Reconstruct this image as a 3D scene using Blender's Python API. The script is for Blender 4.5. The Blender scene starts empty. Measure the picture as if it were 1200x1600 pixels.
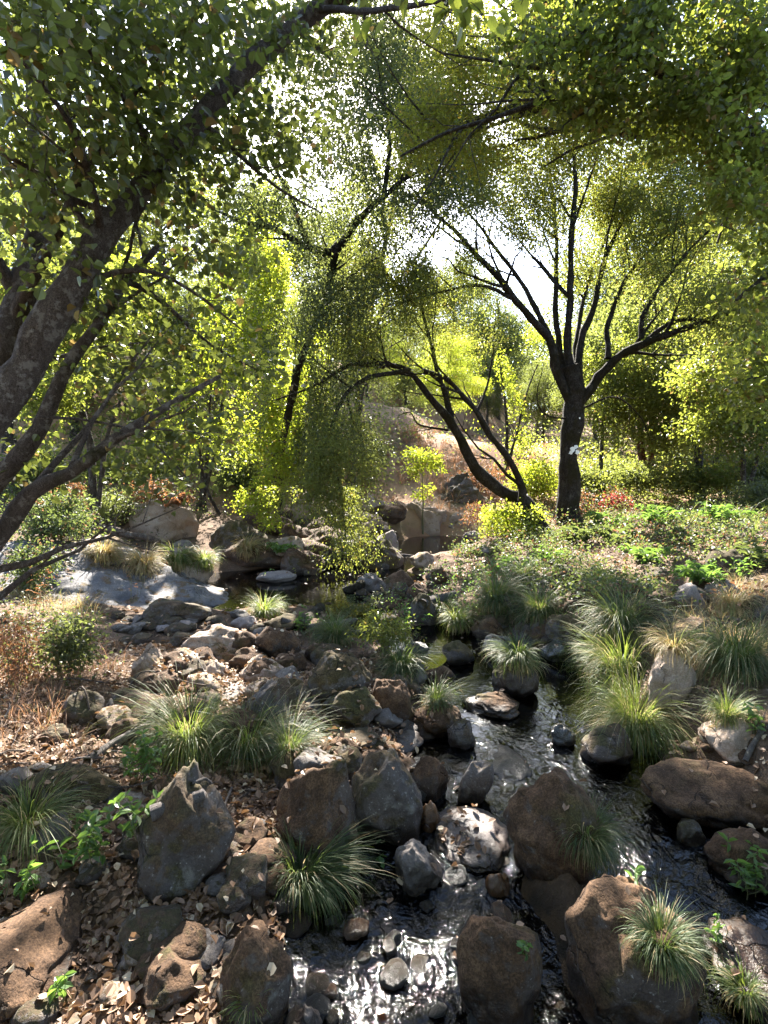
import bpy, math, random
import numpy as np
from mathutils import Vector
from mathutils.bvhtree import BVHTree

random.seed(5)
scene = bpy.context.scene
COL = scene.collection
R = math.radians

# ------------------------------------------------------------------ camera frame
F = 850.0                       # focal length in pixels of the 1200 px wide picture
CAM = np.array([0.0, 0.0, 1.7])
PITCH = math.atan(60 / F)       # looking slightly down
FWD = np.array([0, math.cos(PITCH), -math.sin(PITCH)])
UP = np.array([0, math.sin(PITCH), math.cos(PITCH)])
RT = np.array([1.0, 0, 0])

def ray(px, py):
    d = FWD + RT * ((px - 600) / F) - UP * ((py - 800) / F)
    return d / np.linalg.norm(d)

def at(px, py, Y):
    d = ray(px, py)
    return CAM + d * (Y / d[1])

def project(P):
    q = np.asarray(P, float) - CAM
    f = np.maximum(q @ FWD, 1e-3)
    return 600 + (q @ RT) / f * F, 800 - (q @ UP) / f * F

SUN = ray(520, -20)

# ------------------------------------------------------------------ noise
def _hash(ix, iy, iz, seed):
    h = (ix.astype(np.int64) * 374761393 + iy.astype(np.int64) * 668265263 + iz.astype(np.int64) * 2147483647 + seed * 974711) & 0xFFFFFFFF
    h = ((h ^ (h >> 13)) * 1274126177) & 0xFFFFFFFF
    h = (h ^ (h >> 16)) & 0xFFFFFF
    return h / float(0xFFFFFF) * 2 - 1

def vnoise(P, seed=0):
    P = np.asarray(P, float)
    i = np.floor(P); f = P - i
    f = f * f * f * (f * (f * 6 - 15) + 10)
    i = i.astype(np.int64)
    out = 0
    for a in (0, 1):
        for b in (0, 1):
            for c in (0, 1):
                w = (f[:, 0] if a else 1 - f[:, 0]) * (f[:, 1] if b else 1 - f[:, 1]) * (f[:, 2] if c else 1 - f[:, 2])
                out = out + w * _hash(i[:, 0] + a, i[:, 1] + b, i[:, 2] + c, seed)
    return out

def fbm(P, octs=4, seed=0, gain=.5):
    s = 0; a = 1.0; P = np.asarray(P, float)
    for k in range(octs):
        s = s + a * vnoise(P * 2 ** k + 17.3 * k, seed + k)
        a *= gain
    return s

def sstep(a, b, x):
    t = np.clip((x - a) / (b - a), 0, 1)
    return t * t * (3 - 2 * t)

def unit(v):
    v = np.asarray(v, float)
    return v / np.maximum(np.linalg.norm(v, axis=-1, keepdims=True), 1e-9)

# ------------------------------------------------------------------ mesh building
class MB:
    """collects vertex and face arrays, links them as one mesh object"""
    def __init__(self):
        self.V = []; self.Fs = []; self.n = 0
    def add(self, V, Fc, rnd=None, slot=0):
        V = np.asarray(V, float).reshape(-1, 3); Fc = np.asarray(Fc, np.int64)
        if rnd is None: rnd = np.full(len(Fc), .5)
        self.V.append(V); self.Fs.append((Fc + self.n, np.asarray(rnd, float), slot)); self.n += len(V)
    def build(self, name, mats, parent=None, loc=(0, 0, 0), smooth=True):
        if not isinstance(mats, (list, tuple)): mats = [mats]
        me = bpy.data.meshes.new(name)
        V = np.concatenate(self.V) - np.asarray(loc, float) if self.V else np.zeros((0, 3))
        me.vertices.add(len(V)); me.vertices.foreach_set('co', V.astype(np.float32).ravel())
        loops = np.concatenate([f.ravel() for f, _, _ in self.Fs])
        tot = np.concatenate([np.full(len(f), f.shape[1]) for f, _, _ in self.Fs])
        start = np.concatenate([[0], np.cumsum(tot)[:-1]])
        me.loops.add(len(loops)); me.loops.foreach_set('vertex_index', loops.astype(np.int32))
        me.polygons.add(len(tot)); me.polygons.foreach_set('loop_start', start.astype(np.int32))
        me.polygons.foreach_set('material_index', np.concatenate([np.full(len(f), s) for f, _, s in self.Fs]).astype(np.int32))
        me.polygons.foreach_set('use_smooth', np.full(len(tot), bool(smooth)))
        me.update(calc_edges=True)
        at_ = me.attributes.new('rnd', 'FLOAT', 'FACE')
        at_.data.foreach_set('value', np.concatenate([r for _, r, _ in self.Fs]).astype(np.float32))
        for m in mats: me.materials.append(m)
        o = bpy.data.objects.new(name, me)
        COL.objects.link(o)
        if parent is not None:
            o.parent = parent
            o.location = np.asarray(loc, float) - np.asarray(parent.location)
        else:
            o.location = loc
        return o

def tag(o, label=None, cat=None, group=None, kind=None):
    if label: o['label'] = label
    if cat: o['category'] = cat
    if group: o['group'] = group
    if kind: o['kind'] = kind
    return o

def empty(name, loc):
    o = bpy.data.objects.new(name, None)
    o.empty_display_size = .2
    COL.objects.link(o); o.location = loc
    return o

def copy_tree(o, parent=None):
    c = o.copy(); COL.objects.link(c); c.parent = parent
    for ch in list(o.children): copy_tree(ch, c)
    return c

def catmull(P, step):
    P = np.asarray(P, float)
    Q = np.vstack([2 * P[0] - P[1], P, 2 * P[-1] - P[-2]])
    out = []; par = []
    for i in range(1, len(Q) - 2):
        L = np.linalg.norm(Q[i + 1] - Q[i]); n = max(2, int(L / step))
        for k in range(n):
            t = k / n
            out.append(.5 * ((2 * Q[i]) + (-Q[i - 1] + Q[i + 1]) * t + (2 * Q[i - 1] - 5 * Q[i] + 4 * Q[i + 1] - Q[i + 2]) * t * t + (-Q[i - 1] + 3 * Q[i] - 3 * Q[i + 1] + Q[i + 2]) * t ** 3))
            par.append(i - 1 + t)
    out.append(P[-1]); par.append(len(P) - 1)
    return np.array(out), np.array(par)

def tube(mb, P, rad, sides=6, rough=0.0, seed=0, slot=0):
    P = np.asarray(P, float); n = len(P)
    T = unit(np.gradient(P, axis=0))
    u = np.cross(T[0], [0.3, .2, 1.0]); 
    if np.linalg.norm(u) < 1e-3: u = np.cross(T[0], [1, 0, 0])
    u = unit(u); U = [u]
    for k in range(1, n):
        u = u - T[k] * (u @ T[k]); u = u / max(np.linalg.norm(u), 1e-9); U.append(u)
    U = np.array(U); W = np.cross(T, U)
    a = np.arange(sides) / sides * 2 * math.pi
    rad = np.asarray(rad, float).reshape(-1, 1) * np.ones((1, sides))
    V = P[:, None, :] + rad[..., None] * (np.cos(a)[None, :, None] * U[:, None, :] + np.sin(a)[None, :, None] * W[:, None, :])
    if rough > 0:
        Q = V.reshape(-1, 3)
        d = (fbm(Q * (.35 / max(rad.mean(), .02)), 3, seed) * rough).reshape(n, sides)
        V = P[:, None, :] + (V - P[:, None, :]) * (1 + d[..., None])
    idx = np.arange(n * sides).reshape(n, sides)
    q = np.stack([idx[:-1], np.roll(idx[:-1], -1, 1), np.roll(idx[1:], -1, 1), idx[1:]], -1).reshape(-1, 4)
    mb.add(V.reshape(-1, 3), q, slot=slot)
    if sides > 4:
        mb.add(np.vstack([V[-1], P[-1] + T[-1] * rad[-1, 0] * .4]), np.array([[i, (i + 1) % sides, sides] for i in range(sides)]), slot=slot)

def leaf_geo(mb, C, size, rng, shape='kite', up=.6, droop=.35, wid=.62, axis=None, rnd=None, slot=0, fold=.19, nrm=None):
    n = len(C)
    if n == 0: return
    N = rng.normal(size=(n, 3)) if nrm is None else nrm
    N = unit(unit(N) + [0, 0, up])
    A = rng.normal(size=(n, 3)) if axis is None else axis + rng.normal(size=(n, 3)) * .35
    A = unit(A) - np.array([0, 0, droop])
    A = unit(A - N * (A * N).sum(1, keepdims=True))
    B = np.cross(N, A)
    L = (np.asarray(size) * rng.uniform(.6, 1.15, n))[:, None]; W = L * wid * .5
    fo = N * L * (fold * rng.uniform(.2, 1.6, n))[:, None]
    if rnd is None: rnd = rng.uniform(0, 1, n)
    if shape == 'kite':
        V = np.stack([C, C + A * L * .5 + B * W + fo, C + A * L - fo * .8, C + A * L * .5 - B * W + fo], 1)
        mb.add(V.reshape(-1, 3), np.arange(n * 4).reshape(n, 4), rnd, slot)
    else:
        V = np.stack([C, C + A * L * .3 + B * W * .9 + fo * .8, C + A * L * .68 + B * W * .85 + fo * .6, C + A * L - fo * .9,
                      C + A * L * .68 - B * W * .85 + fo * .6, C + A * L * .3 - B * W * .9 + fo * .8], 1)
        b = np.arange(n)[:, None] * 6
        q = np.concatenate([b + np.array([[0, 1, 2, 3]]), b + np.array([[0, 3, 4, 5]])])
        mb.add(V.reshape(-1, 3), q, np.concatenate([rnd, rnd]), slot)

# ------------------------------------------------------------------ materials
class G:
    def __init__(self, name):
        self.m = bpy.data.materials.new(name); self.m.use_nodes = True
        self.nt = self.m.node_tree; self.nt.nodes.clear()
        self.out = self.nt.nodes.new('ShaderNodeOutputMaterial')
    def n(self, t, props=None, **kw):
        nd = self.nt.nodes.new('ShaderNode' + t)
        for k, v in (props or {}).items(): setattr(nd, k, v)
        for k, v in kw.items():
            key = int(k[1:]) if k[0] == 'i' and k[1:].isdigit() else k.replace('_', ' ')
            self.set(nd.inputs[key], v)
        return nd
    def set(self, sock, v):
        if hasattr(v, 'is_output') or isinstance(v, bpy.types.NodeSocket): self.nt.links.new(v, sock)
        elif isinstance(v, (tuple, list)) and sock.type == 'RGBA': sock.default_value = (*v[:3], 1)
        else: sock.default_value = v
    def mix(self, f, a, b, mode='MIX'):
        nd = self.nt.nodes.new('ShaderNodeMix'); nd.data_type = 'RGBA'; nd.blend_type = mode
        self.set(nd.inputs[0], f); self.set(nd.inputs[6], a); self.set(nd.inputs[7], b)
        return nd.outputs[2]
    def math(self, op, a, b=0.0, c=None):
        nd = self.nt.nodes.new('ShaderNodeMath'); nd.operation = op
        self.set(nd.inputs[0], a); self.set(nd.inputs[1], b)
        if c is not None: self.set(nd.inputs[2], c)
        return nd.outputs[0]
    def noise(self, vec, scale, detail=4, rough=.55, dist=0.0):
        nd = self.n('TexNoise', Scale=scale, Detail=detail, Roughness=rough, Distortion=dist)
        if vec is not None: self.nt.links.new(vec, nd.inputs['Vector'])
        return nd.outputs['Fac']
    def ramp(self, f, a, b, lo=0.0, hi=1.0):
        nd = self.n('MapRange', {'interpolation_type': 'SMOOTHSTEP'}, Value=f)
        nd.inputs[1].default_value = a; nd.inputs[2].default_value = b; nd.inputs[3].default_value = lo; nd.inputs[4].default_value = hi
        return nd.outputs[0]
    def vec(self, per_object=True):
        tc = self.n('TexCoord').outputs['Object']
        if not per_object: return tc
        oi = self.n('ObjectInfo').outputs['Random']
        k = self.math('MULTIPLY', oi, 60.0)
        cb = self.n('CombineXYZ', X=k, Y=k, Z=k).outputs[0]
        return self.n('VectorMath', {'operation': 'ADD'}, i0=tc, i1=cb).outputs[0]
    def bump(self, h, strength=.5, dist=.02):
        return self.n('Bump', Strength=strength, Distance=dist, Height=h).outputs[0]
    def end(self, sh):
        self.nt.links.new(sh, self.out.inputs[0]); return self.m

def rock_mat(name, c1, c2, moss1, moss2, amount, rough=.85, lichen=.35, spec=.3):
    g = G(name); v = g.vec()
    col = g.mix(g.ramp(g.noise(v, 3.5, 8, .6), .3, .7), c1, c2)
    col = g.mix(g.ramp(g.noise(v, 110, 3, .7), .35, .65, 0, .55), col, g.mix(1.0, col, (.42, .4, .4), 'MULTIPLY'))
    col = g.mix(g.ramp(g.noise(v, 70, 2, .6), .6, .75, 0, .35), col, (.5, .47, .43))
    col = g.mix(g.ramp(g.noise(v, 8, 5, .65), .58, .7, 0, lichen), col, (.40, .38, .32))
    nz = g.n('SeparateXYZ', Vector=g.n('NewGeometry').outputs['Normal']).outputs[2]
    mf = g.math('ADD', g.math('MULTIPLY', nz, .55), g.math('MULTIPLY', g.math('SUBTRACT', g.noise(v, 4.6, 8, .72), .5), 3.3))
    mf = g.ramp(g.math('ADD', mf, amount), .18, .48)
    mc = g.mix(g.ramp(g.noise(v, 7, 5, .6), .35, .65), moss1, moss2)
    mc = g.mix(g.ramp(g.noise(v, 2.6, 5, .6), .52, .68, 0, .7), mc, (.062, .062, .016))
    mc = g.mix(g.ramp(g.noise(v, 20, 6, .75), .4, .65, 0, .8), mc, g.mix(1.0, mc, (.45, .42, .38), 'MULTIPLY'))
    mc = g.mix(g.ramp(g.noise(v, 130, 3, .75), .35, .65, 0, .85), mc, g.mix(1.0, mc, (.3, .28, .26), 'MULTIPLY'))
    mc = g.mix(g.ramp(g.noise(v, 45, 4, .7), .55, .75, 0, .4), mc, g.mix(1.0, mc, (1.9, 1.7, 1.3), 'MULTIPLY'))
    col = g.mix(mf, col, mc)
    # the band the stream keeps wet
    pz = g.n('SeparateXYZ', Vector=g.n('NewGeometry').outputs['Position'])
    wet = g.math('ADD', pz.outputs[2], g.math('MULTIPLY', g.math('SUBTRACT', g.noise(v, 6, 5, .6), .5), -.16))
    wet = g.math('MULTIPLY', g.ramp(wet, .085, .045), g.ramp(pz.outputs[1], 6.2, 5.6))
    col = g.mix(wet, col, g.mix(1.0, col, (.38, .36, .34), 'MULTIPLY'))
    ck = g.n('TexVoronoi', {'feature': 'DISTANCE_TO_EDGE'}, Vector=g.n('VectorMath', {'operation': 'ADD'}, i0=v, i1=g.n('VectorMath', {'operation': 'SCALE'}, i0=g.n('TexNoise', Vector=v, Scale=5, Detail=6).outputs['Color'], Scale=.35).outputs[0]).outputs[0], Scale=3.2)
    ckf = g.math('MULTIPLY', g.ramp(ck.outputs['Distance'], .022, .0), g.ramp(g.noise(v, 2.2, 2), .5, .6))
    col = g.mix(ckf, col, g.mix(1.0, col, (.35, .33, .32), 'MULTIPLY'))
    hgt = g.math('ADD', g.math('MULTIPLY', ckf, -.5), g.math('MULTIPLY', g.noise(v, 22, 8, .65), .5), g.math('MULTIPLY', mf, g.math('MULTIPLY', g.noise(v, 110, 5, .75), .75)))
    hgt = g.math('ADD', hgt, g.math('MULTIPLY', g.noise(v, 120, 3, .6), .10))
    b = g.n('BsdfPrincipled', Base_Color=col, Roughness=g.mix(wet, g.mix(mf, (rough,) * 3, (.95,) * 3), (.3,) * 3), Normal=g.bump(hgt, .8, .028))
    b.inputs['Specular IOR Level'].default_value = spec
    return g.end(b.outputs[0])

def leaf_mat(name, dark, lite, trans, tfac=.45, gloss=.45, old=None, oldf=.1, nscale=.8):
    g = G(name)
    rnd = g.n('Attribute', {'attribute_name': 'rnd'}).outputs['Fac']
    tc = g.n('TexCoord').outputs['Object']
    cl = g.noise(tc, nscale, 3, .6)
    f = g.math('ADD', g.math('MULTIPLY', rnd, .6), g.math('MULTIPLY', g.ramp(cl, .3, .7), .4))
    col = g.mix(f, dark, lite)
    tcol = g.mix(f, tuple(c * .75 for c in trans), tuple(min(1, c * 1.2) for c in trans))
    if old:
        of = g.ramp(rnd, 1 - oldf - .02, 1 - oldf)
        col = g.mix(of, col, old); tcol = g.mix(of, tcol, tuple(min(1, c * 1.6) for c in old))
    b = g.n('BsdfPrincipled', Base_Color=col, Roughness=gloss)
    b.inputs['Specular IOR Level'].default_value = .4
    t = g.n('BsdfTranslucent', Color=tcol)
    mx = g.n('MixShader', i0=tfac, i1=b.outputs[0], i2=t.outputs[0])
    return g.end(mx.outputs[0])

def bark_mat(name, c1, c2, moss, mossf, lich=(.33, .32, .28), lf=.4, scale=1.0):
    g = G(name); v = g.vec()
    sv = g.n('Mapping', Scale=(1, 1, .35), Vector=v).outputs[0]
    col = g.mix(g.ramp(g.noise(sv, 14 * scale, 7, .65, .6), .3, .7), c1, c2)
    vo = g.n('TexVoronoi', {'feature': 'DISTANCE_TO_EDGE'}, Vector=g.n('VectorMath', {'operation': 'ADD'}, i0=sv, i1=g.n('TexNoise', Vector=sv, Scale=9 * scale, Detail=4).outputs['Color']).outputs[0], Scale=11 * scale)
    cr = g.ramp(vo.outputs['Distance'], 0.0, .14)
    col = g.mix(cr, g.mix(1.0, col, (.28, .26, .25), 'MULTIPLY'), col)
    col = g.mix(g.ramp(g.noise(v, 7 * scale, 7, .72), .52, .60, 0, lf), col, lich)
    mf = g.ramp(g.noise(v, 3.0, 6, .65), .62 - mossf * .5, .82 - mossf * .5)
    mo = g.mix(g.ramp(g.noise(v, 90, 3, .7), .3, .7), moss, tuple(c * .35 for c in moss))
    col = g.mix(mf, col, mo)
    h = g.math('ADD', g.math('MULTIPLY', cr, .6), g.math('MULTIPLY', g.noise(v, 60, 6, .7), .5))
    b = g.n('BsdfPrincipled', Base_Color=col, Roughness=.92, Normal=g.bump(h, 1.0, .05))
    b.inputs['Specular IOR Level'].default_value = .2
    return g.end(b.outputs[0])

M = {}
BRN, OLV = (.098, .060, .033), (.074, .060, .023)
M['moss_brown'] = rock_mat('mossy_brown_rock', (.054, .040, .034), (.105, .078, .064), (.085, .048, .027), (.155, .090, .050), .34, lichen=.25)
M['moss_green'] = rock_mat('mossy_green_rock', (.062, .052, .047), (.12, .10, .088), (.075, .060, .022), (.12, .082, .04), .22, lichen=.15)
M['dark'] = rock_mat('dark_rock', (.050, .038, .033), (.095, .072, .060), OLV, BRN, .12, rough=.65, lichen=.22, spec=.45)
M['grey'] = rock_mat('grey_granite', (.105, .088, .080), (.18, .155, .142), BRN, OLV, -.4, rough=.75, lichen=.4)
M['pale'] = rock_mat('pale_granite', (.18, .148, .135), (.285, .238, .22), (.14, .10, .05), (.2, .15, .08), -.65, rough=.85, lichen=.5)
M['slab'] = rock_mat('slab_granite', (.095, .09, .095), (.155, .145, .145), (.19, .12, .075), (.14, .115, .06), -.32, rough=.8, lichen=.35)
M['wet'] = rock_mat('wet_rock', (.03, .028, .028), (.06, .052, .045), (.04, .03, .016), (.03, .03, .012), -.35, rough=.25, lichen=.08, spec=.6)
M['rust'] = rock_mat('rusty_wet_rock', (.16, .075, .03), (.24, .13, .05), BRN, (.1, .05, .02), -.4, rough=.3, lichen=.1, spec=.6)
M['earthy'] = rock_mat('earthy_rock', (.26, .19, .145), (.36, .28, .22), (.21, .14, .07), (.27, .19, .10), -.2, lichen=.3)

M['bark_moss'] = bark_mat('mossy_bark', (.036, .027, .021), (.068, .054, .043), (.045, .036, .013), .42, lf=.10)
M['bark_grey'] = bark_mat('grey_bark', (.075, .06, .05), (.15, .125, .11), (.055, .05, .02), .12, lf=.5, scale=1.6)
M['bark_near'] = bark_mat('alder_bark', (.12, .09, .078), (.22, .175, .16), (.07, .06, .022), .12, lich=(.38, .34, .32), lf=.6, scale=2.6)
M['bark_red'] = bark_mat('reddish_bark', (.11, .05, .03), (.19, .095, .06), (.07, .05, .02), .05, lf=.15)
M['deadwood'] = bark_mat('dead_wood', (.16, .115, .09), (.28, .22, .18), (.09, .08, .03), .02, lf=.35, scale=2)
M['greywood'] = bark_mat('weathered_wood', (.22, .19, .18), (.34, .30, .28), (.09, .08, .03), .02, lf=.3, scale=3)

M['leaf_ash'] = leaf_mat('ash_leaf', (.044, .054, .020), (.088, .096, .034), (.30, .33, .05), .52, .5, (.20, .15, .03), .04)
M['leaf_dark'] = leaf_mat('dark_leaf', (.034, .046, .024), (.066, .078, .034), (.19, .22, .055), .44, .5)
M['leaf_alder'] = leaf_mat('alder_leaf', (.044, .058, .024), (.088, .098, .036), (.33, .38, .05), .52, .40, (.20, .14, .04), .04)
M['leaf_near'] = leaf_mat('near_alder_leaf', (.034, .046, .020), (.072, .082, .032), (.22, .26, .045), .44, .36, (.16, .11, .035), .05)
M['leaf_bright'] = leaf_mat('bright_leaf', (.055, .085, .016), (.10, .125, .022), (.50, .58, .045), .54, .5, (.26, .2, .04), .06)
M['leaf_gold'] = leaf_mat('golden_leaf', (.055, .065, .016), (.105, .105, .024), (.40, .40, .04), .52, .5, (.26, .19, .04), .06)
M['leaf_far'] = leaf_mat('far_leaf', (.048, .068, .024), (.088, .104, .036), (.27, .31, .065), .45, .6)
M['leaf_herb'] = leaf_mat('herb_leaf', (.05, .10, .03), (.085, .14, .045), (.24, .40, .06), .35, .4, nscale=4)
M['leaf_blue'] = leaf_mat('bramble_leaf', (.030, .048, .022), (.066, .086, .038), (.19, .24, .055), .38, .55, (.2, .1, .05), .06, nscale=2.5)
M['leaf_red'] = leaf_mat('red_leaf', (.11, .03, .025), (.20, .045, .04), (.42, .06, .05), .4, .5, (.10, .09, .03), .3)
M['leaf_rust'] = leaf_mat('rusty_leaf', (.13, .06, .035), (.24, .13, .075), (.34, .15, .06), .35, .6, (.10, .10, .03), .2)
M['litter'] = leaf_mat('fallen_leaf', (.075, .042, .026), (.34, .215, .135), (.26, .14, .06), .18, .6, (.5, .4, .28), .10, nscale=2)
M['sedge'] = leaf_mat('sedge_blade', (.030, .054, .018), (.072, .098, .032), (.20, .27, .05), .36, .55, (.28, .22, .11), .12, nscale=3)
M['sedge_lite'] = leaf_mat('pale_sedge_blade', (.045, .076, .020), (.105, .130, .036), (.28, .36, .055), .4, .55, (.36, .29, .14), .13, nscale=3)
M['straw'] = leaf_mat('straw_blade', (.25, .18, .085), (.42, .32, .17), (.5, .36, .14), .38, .6, (.18, .2, .06), .2, nscale=1.2)
M['straw_red'] = leaf_mat('reddish_straw_blade', (.22, .125, .08), (.36, .22, .14), (.42, .22, .11), .35, .6, (.2, .17, .07), .12, nscale=1.2)
g = G('stem'); b = g.n('BsdfPrincipled', Base_Color=g.mix(g.noise(g.vec(), 12), (.07, .09, .03), (.13, .10, .05)), Roughness=.7); M['stem'] = g.end(b.outputs[0])
g = G('white_paint'); b = g.n('BsdfPrincipled', Base_Color=g.mix(g.noise(g.vec(), 40), (.7, .7, .68), (.85, .85, .82)), Roughness=.6); M['paint'] = g.end(b.outputs[0])
g = G('cut_wood'); b = g.n('BsdfPrincipled', Base_Color=g.mix(g.noise(g.vec(), 30), (.42, .24, .12), (.55, .34, .19)), Roughness=.8); M['cut'] = g.end(b.outputs[0])
# ------------------------------------------------------------------ terrain
CTRL = np.array([
 (0,0,.08),(-1,1.5,.08),(-2.5,1.5,.25),(-.7,2.6,.10),(-1.5,2.6,.2),(-2.5,3,.35),(-4,3,.6),(-.9,4,.17),(-2,4.2,.28),(-3.4,4.5,.5),
 (-1.3,5.4,.18),(-2.6,5.8,.16),(-4,6,.3),(-5.5,6.5,.6),(-2.8,7,.08),(-4.3,7.5,.3),(-6.5,8,.9),(-3,8.7,.2),(-5,9.5,.45),(-8,10,1.2),
 (-2,9.6,.22),(-3.5,11.5,.65),(-6,13,1.6),(-10,14,2.2),(-1,10.5,.35),(0,4,.08),(0,5.5,.12),(-.3,6.5,.14),(.5,7,.25),(.3,8.5,.25),
 (.8,9,.3),(-.2,9.5,.2),(1.6,1.6,.12),(2.5,1.6,.3),(1.9,2.9,.3),(3,3,.45),(1.6,4.2,.2),(2.9,4.6,.45),(4.2,5,.7),(1.2,5.5,.2),
 (2.2,6,.4),(3.5,6.5,.55),(5.5,7,.8),(1.6,7.5,.35),(2.5,8.5,.45),(4,9,.6),(7,10,.9),(2.3,10.5,.45),(4.2,12.5,.6),(7,13,.8),(10,14,1.1),
 (3,12,.45),(6,17,1.0),(10,20,1.4),(1.5,12.5,.1),(.6,14.5,.85),(-.3,13.5,.8),(1.6,14.2,.6),(2.6,14.3,.7),(.8,17,2.0),(1.5,20,3.4),
 (0,24,5),(4,22,2.5),(8,28,3),(-5,18,3),(-5,24,5),(-12,22,5),(16,24,2.6),(14,40,4),(0,45,9),(-20,40,9)], float)
_cu = np.stack([CTRL[:, 0] / (CTRL[:, 1] + 1.5), np.log(CTRL[:, 1] + 1.5)], 1)

def on0(px, py, z=0.0):
    d = ray(px, py); return (CAM + d * ((z - CAM[2]) / d[2]))[:2]

# stream and pools: capsules (a, b, radius)
CH = [((-1.9, 8.0), (-.6, 8.3), 1.12), ((-2.3, 6.95), (-1.1, 7.3), .45), ((-.7, 7.3), (-.1, 5.7), .22), ((-.1, 5.6), (.55, 5.3), .24), ((.6, 5.3), (.95, 4.7), .52),
      ((.85, 4.9), (1.12, 4.2), .62), ((1.1, 4.2), (.88, 3.5), .56), ((.9, 3.6), (1.2, 3.2), .44), ((.6, 3.3), (.37, 2.9), .22), ((.55, 3.4), (.85, 3.1), .3), ((.37, 2.9), (.24, 2.4), .28),
      ((.24, 2.4), (.10, 1.9), .30), ((.15, 1.85), (.25, .8), .42), ((1.15, 3.1), (1.33, 2.6), .37), ((1.33, 2.6), (1.33, 2.1), .36), ((1.33, 2.1), (.95, 1.4), .30), ((.9, 1.4), (.4, .9), .3),
      ((.6, 11.4), (1.6, 12.9), 1.0), ((-.3, 8.6), (.5, 10.6), .3)]

def chdist(x, y):
    x = np.asarray(x, float); y = np.asarray(y, float)
    d = np.full(np.shape(x), 1e9)
    for a, b, r in CH:
        ax, ay = a; bx, by = b
        t = np.clip(((x - ax) * (bx - ax) + (y - ay) * (by - ay)) / ((bx - ax) ** 2 + (by - ay) ** 2), 0, 1)
        d = np.minimum(d, np.hypot(x - ax - t * (bx - ax), y - ay - t * (by - ay)) - r)
    return d

def wz(y):
    return np.interp(y, [0, 1.8, 2.6, 5, 6.3, 9, 10.5], [-.07, -.05, 0, .0, .05, .06, .1])

def zt(x, y, fine=True):
    x = np.atleast_1d(np.asarray(x, float)); y = np.atleast_1d(np.asarray(y, float))
    out = np.empty(len(x))
    for s in range(0, len(x), 20000):
        xx, yy = x[s:s + 20000], np.maximum(y[s:s + 20000], -.6)
        u = xx / (yy + 1.5); v = np.log(yy + 1.5)
        d2 = (u[:, None] - _cu[:, 0]) ** 2 + (v[:, None] - _cu[:, 1]) ** 2
        w = np.exp(-d2 / (2 * .085 ** 2)) + 1e-5 / (d2 + .02) ** 2
        base = (w * CTRL[:, 2]).sum(1) / w.sum(1)
        base = base + sstep(28, 140, yy) * 12 + np.clip((np.abs(xx) - .5 * yy - 6) * .15, 0, 5)
        P = np.stack([xx, yy, xx * 0], 1)
        amp = .03 + .02 * np.clip(yy / 8, 0, 4)
        base = base + amp * fbm(P * .9, 3, 3)
        if fine: base = base + .022 * fbm(P * 5, 4, 9)
        c = chdist(xx, yy) + .05 * fbm(P * 2.5, 3, 21)
        W = wz(yy)
        bank = np.maximum(base, W + .06)
        inside = W - .03 - .2 * sstep(0, .35, -c)
        z = np.where(c < 0, inside, (W - .03) + (bank - W + .03) * sstep(0, .28 + .03 * yy, c))
        out[s:s + 20000] = z
    return out

_ts = np.geomspace(.9, 150, 1600)
def gp(px, py, water=True):
    d = ray(px, py)
    P = CAM + d * _ts[:, None]
    z = zt(P[:, 0], P[:, 1], False)
    if water: z = np.maximum(z, wz(P[:, 1]))
    k = np.argmax(P[:, 2] <= z)
    if P[k, 2] > z[k]: k = len(P) - 1
    return P[k] * [1, 1, 0] + [0, 0, z[k]]

def fan_grid(rows, cols, half):
    Y = np.asarray(rows)[:, None] * np.ones((1, cols))
    s = np.linspace(-1, 1, cols); s = np.sign(s) * np.abs(s) ** 1.25
    X = s[None, :] * half(Y)
    return X, Y

rows = np.concatenate([np.linspace(-14, 1.0, 22), np.linspace(1.04, 9, 260), np.geomspace(9.06, 40, 150), np.geomspace(42, 700, 40)])
X, Y = fan_grid(rows, 300, lambda y: 5 + np.maximum(y, 0) * 1.25)
Z = zt(X.ravel(), Y.ravel())
nr, nc = X.shape
idx = np.arange(nr * nc).reshape(nr, nc)
quads = np.stack([idx[:-1, :-1], idx[:-1, 1:], idx[1:, 1:], idx[1:, :-1]], -1).reshape(-1, 4)
GV = np.stack([X.ravel(), Y.ravel(), Z], 1); GF = quads

g = G('ground'); v = g.n('TexCoord').outputs['Object']
pos = g.n('SeparateXYZ', Vector=g.n('NewGeometry').outputs['Position'])
soil = g.mix(g.ramp(g.noise(v, 2.2, 8, .65), .3, .7), (.055, .036, .024), (.15, .10, .068))
soil = g.mix(g.ramp(g.noise(v, 38, 5, .7), .45, .7, 0, .6), soil, (.22, .145, .095))
soil = g.mix(g.ramp(g.noise(v, 14, 4, .6), .6, .72, 0, .5), soil, (.025, .019, .014))
hill = g.mix(g.ramp(g.noise(v, .9, 7, .65), .35, .65), (.27, .15, .095), (.34, .23, .13))
hill = g.mix(g.ramp(g.noise(v, .35, 5, .6), .5, .68), hill, (.10, .10, .045))
hill = g.mix(g.ramp(g.noise(v, 25, 4, .7), .5, .8, 0, .5), hill, (.12, .075, .05))
f = g.ramp(g.math('ADD', pos.outputs[1], g.math('MULTIPLY', g.noise(v, .6), 3.0)), 13.0, 16.5)
col = g.mix(f, soil, hill)
bed = g.ramp(pos.outputs[2], .10, -.04)
bedc = g.mix(g.ramp(g.noise(v, 9, 4), .4, .6), (.045, .028, .014), (.02, .015, .010))
near = g.ramp(pos.outputs[1], 14.5, 13.5)
col = g.mix(g.math('MULTIPLY', bed, near), col, bedc)
h = g.math('ADD', g.noise(v, 30, 8, .7), g.math('MULTIPLY', g.noise(v, 120, 3, .6), .3))
b = g.n('BsdfPrincipled', Base_Color=col, Roughness=.95, Normal=g.bump(h, .8, .03)); b.inputs['Specular IOR Level'].default_value = .15
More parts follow.
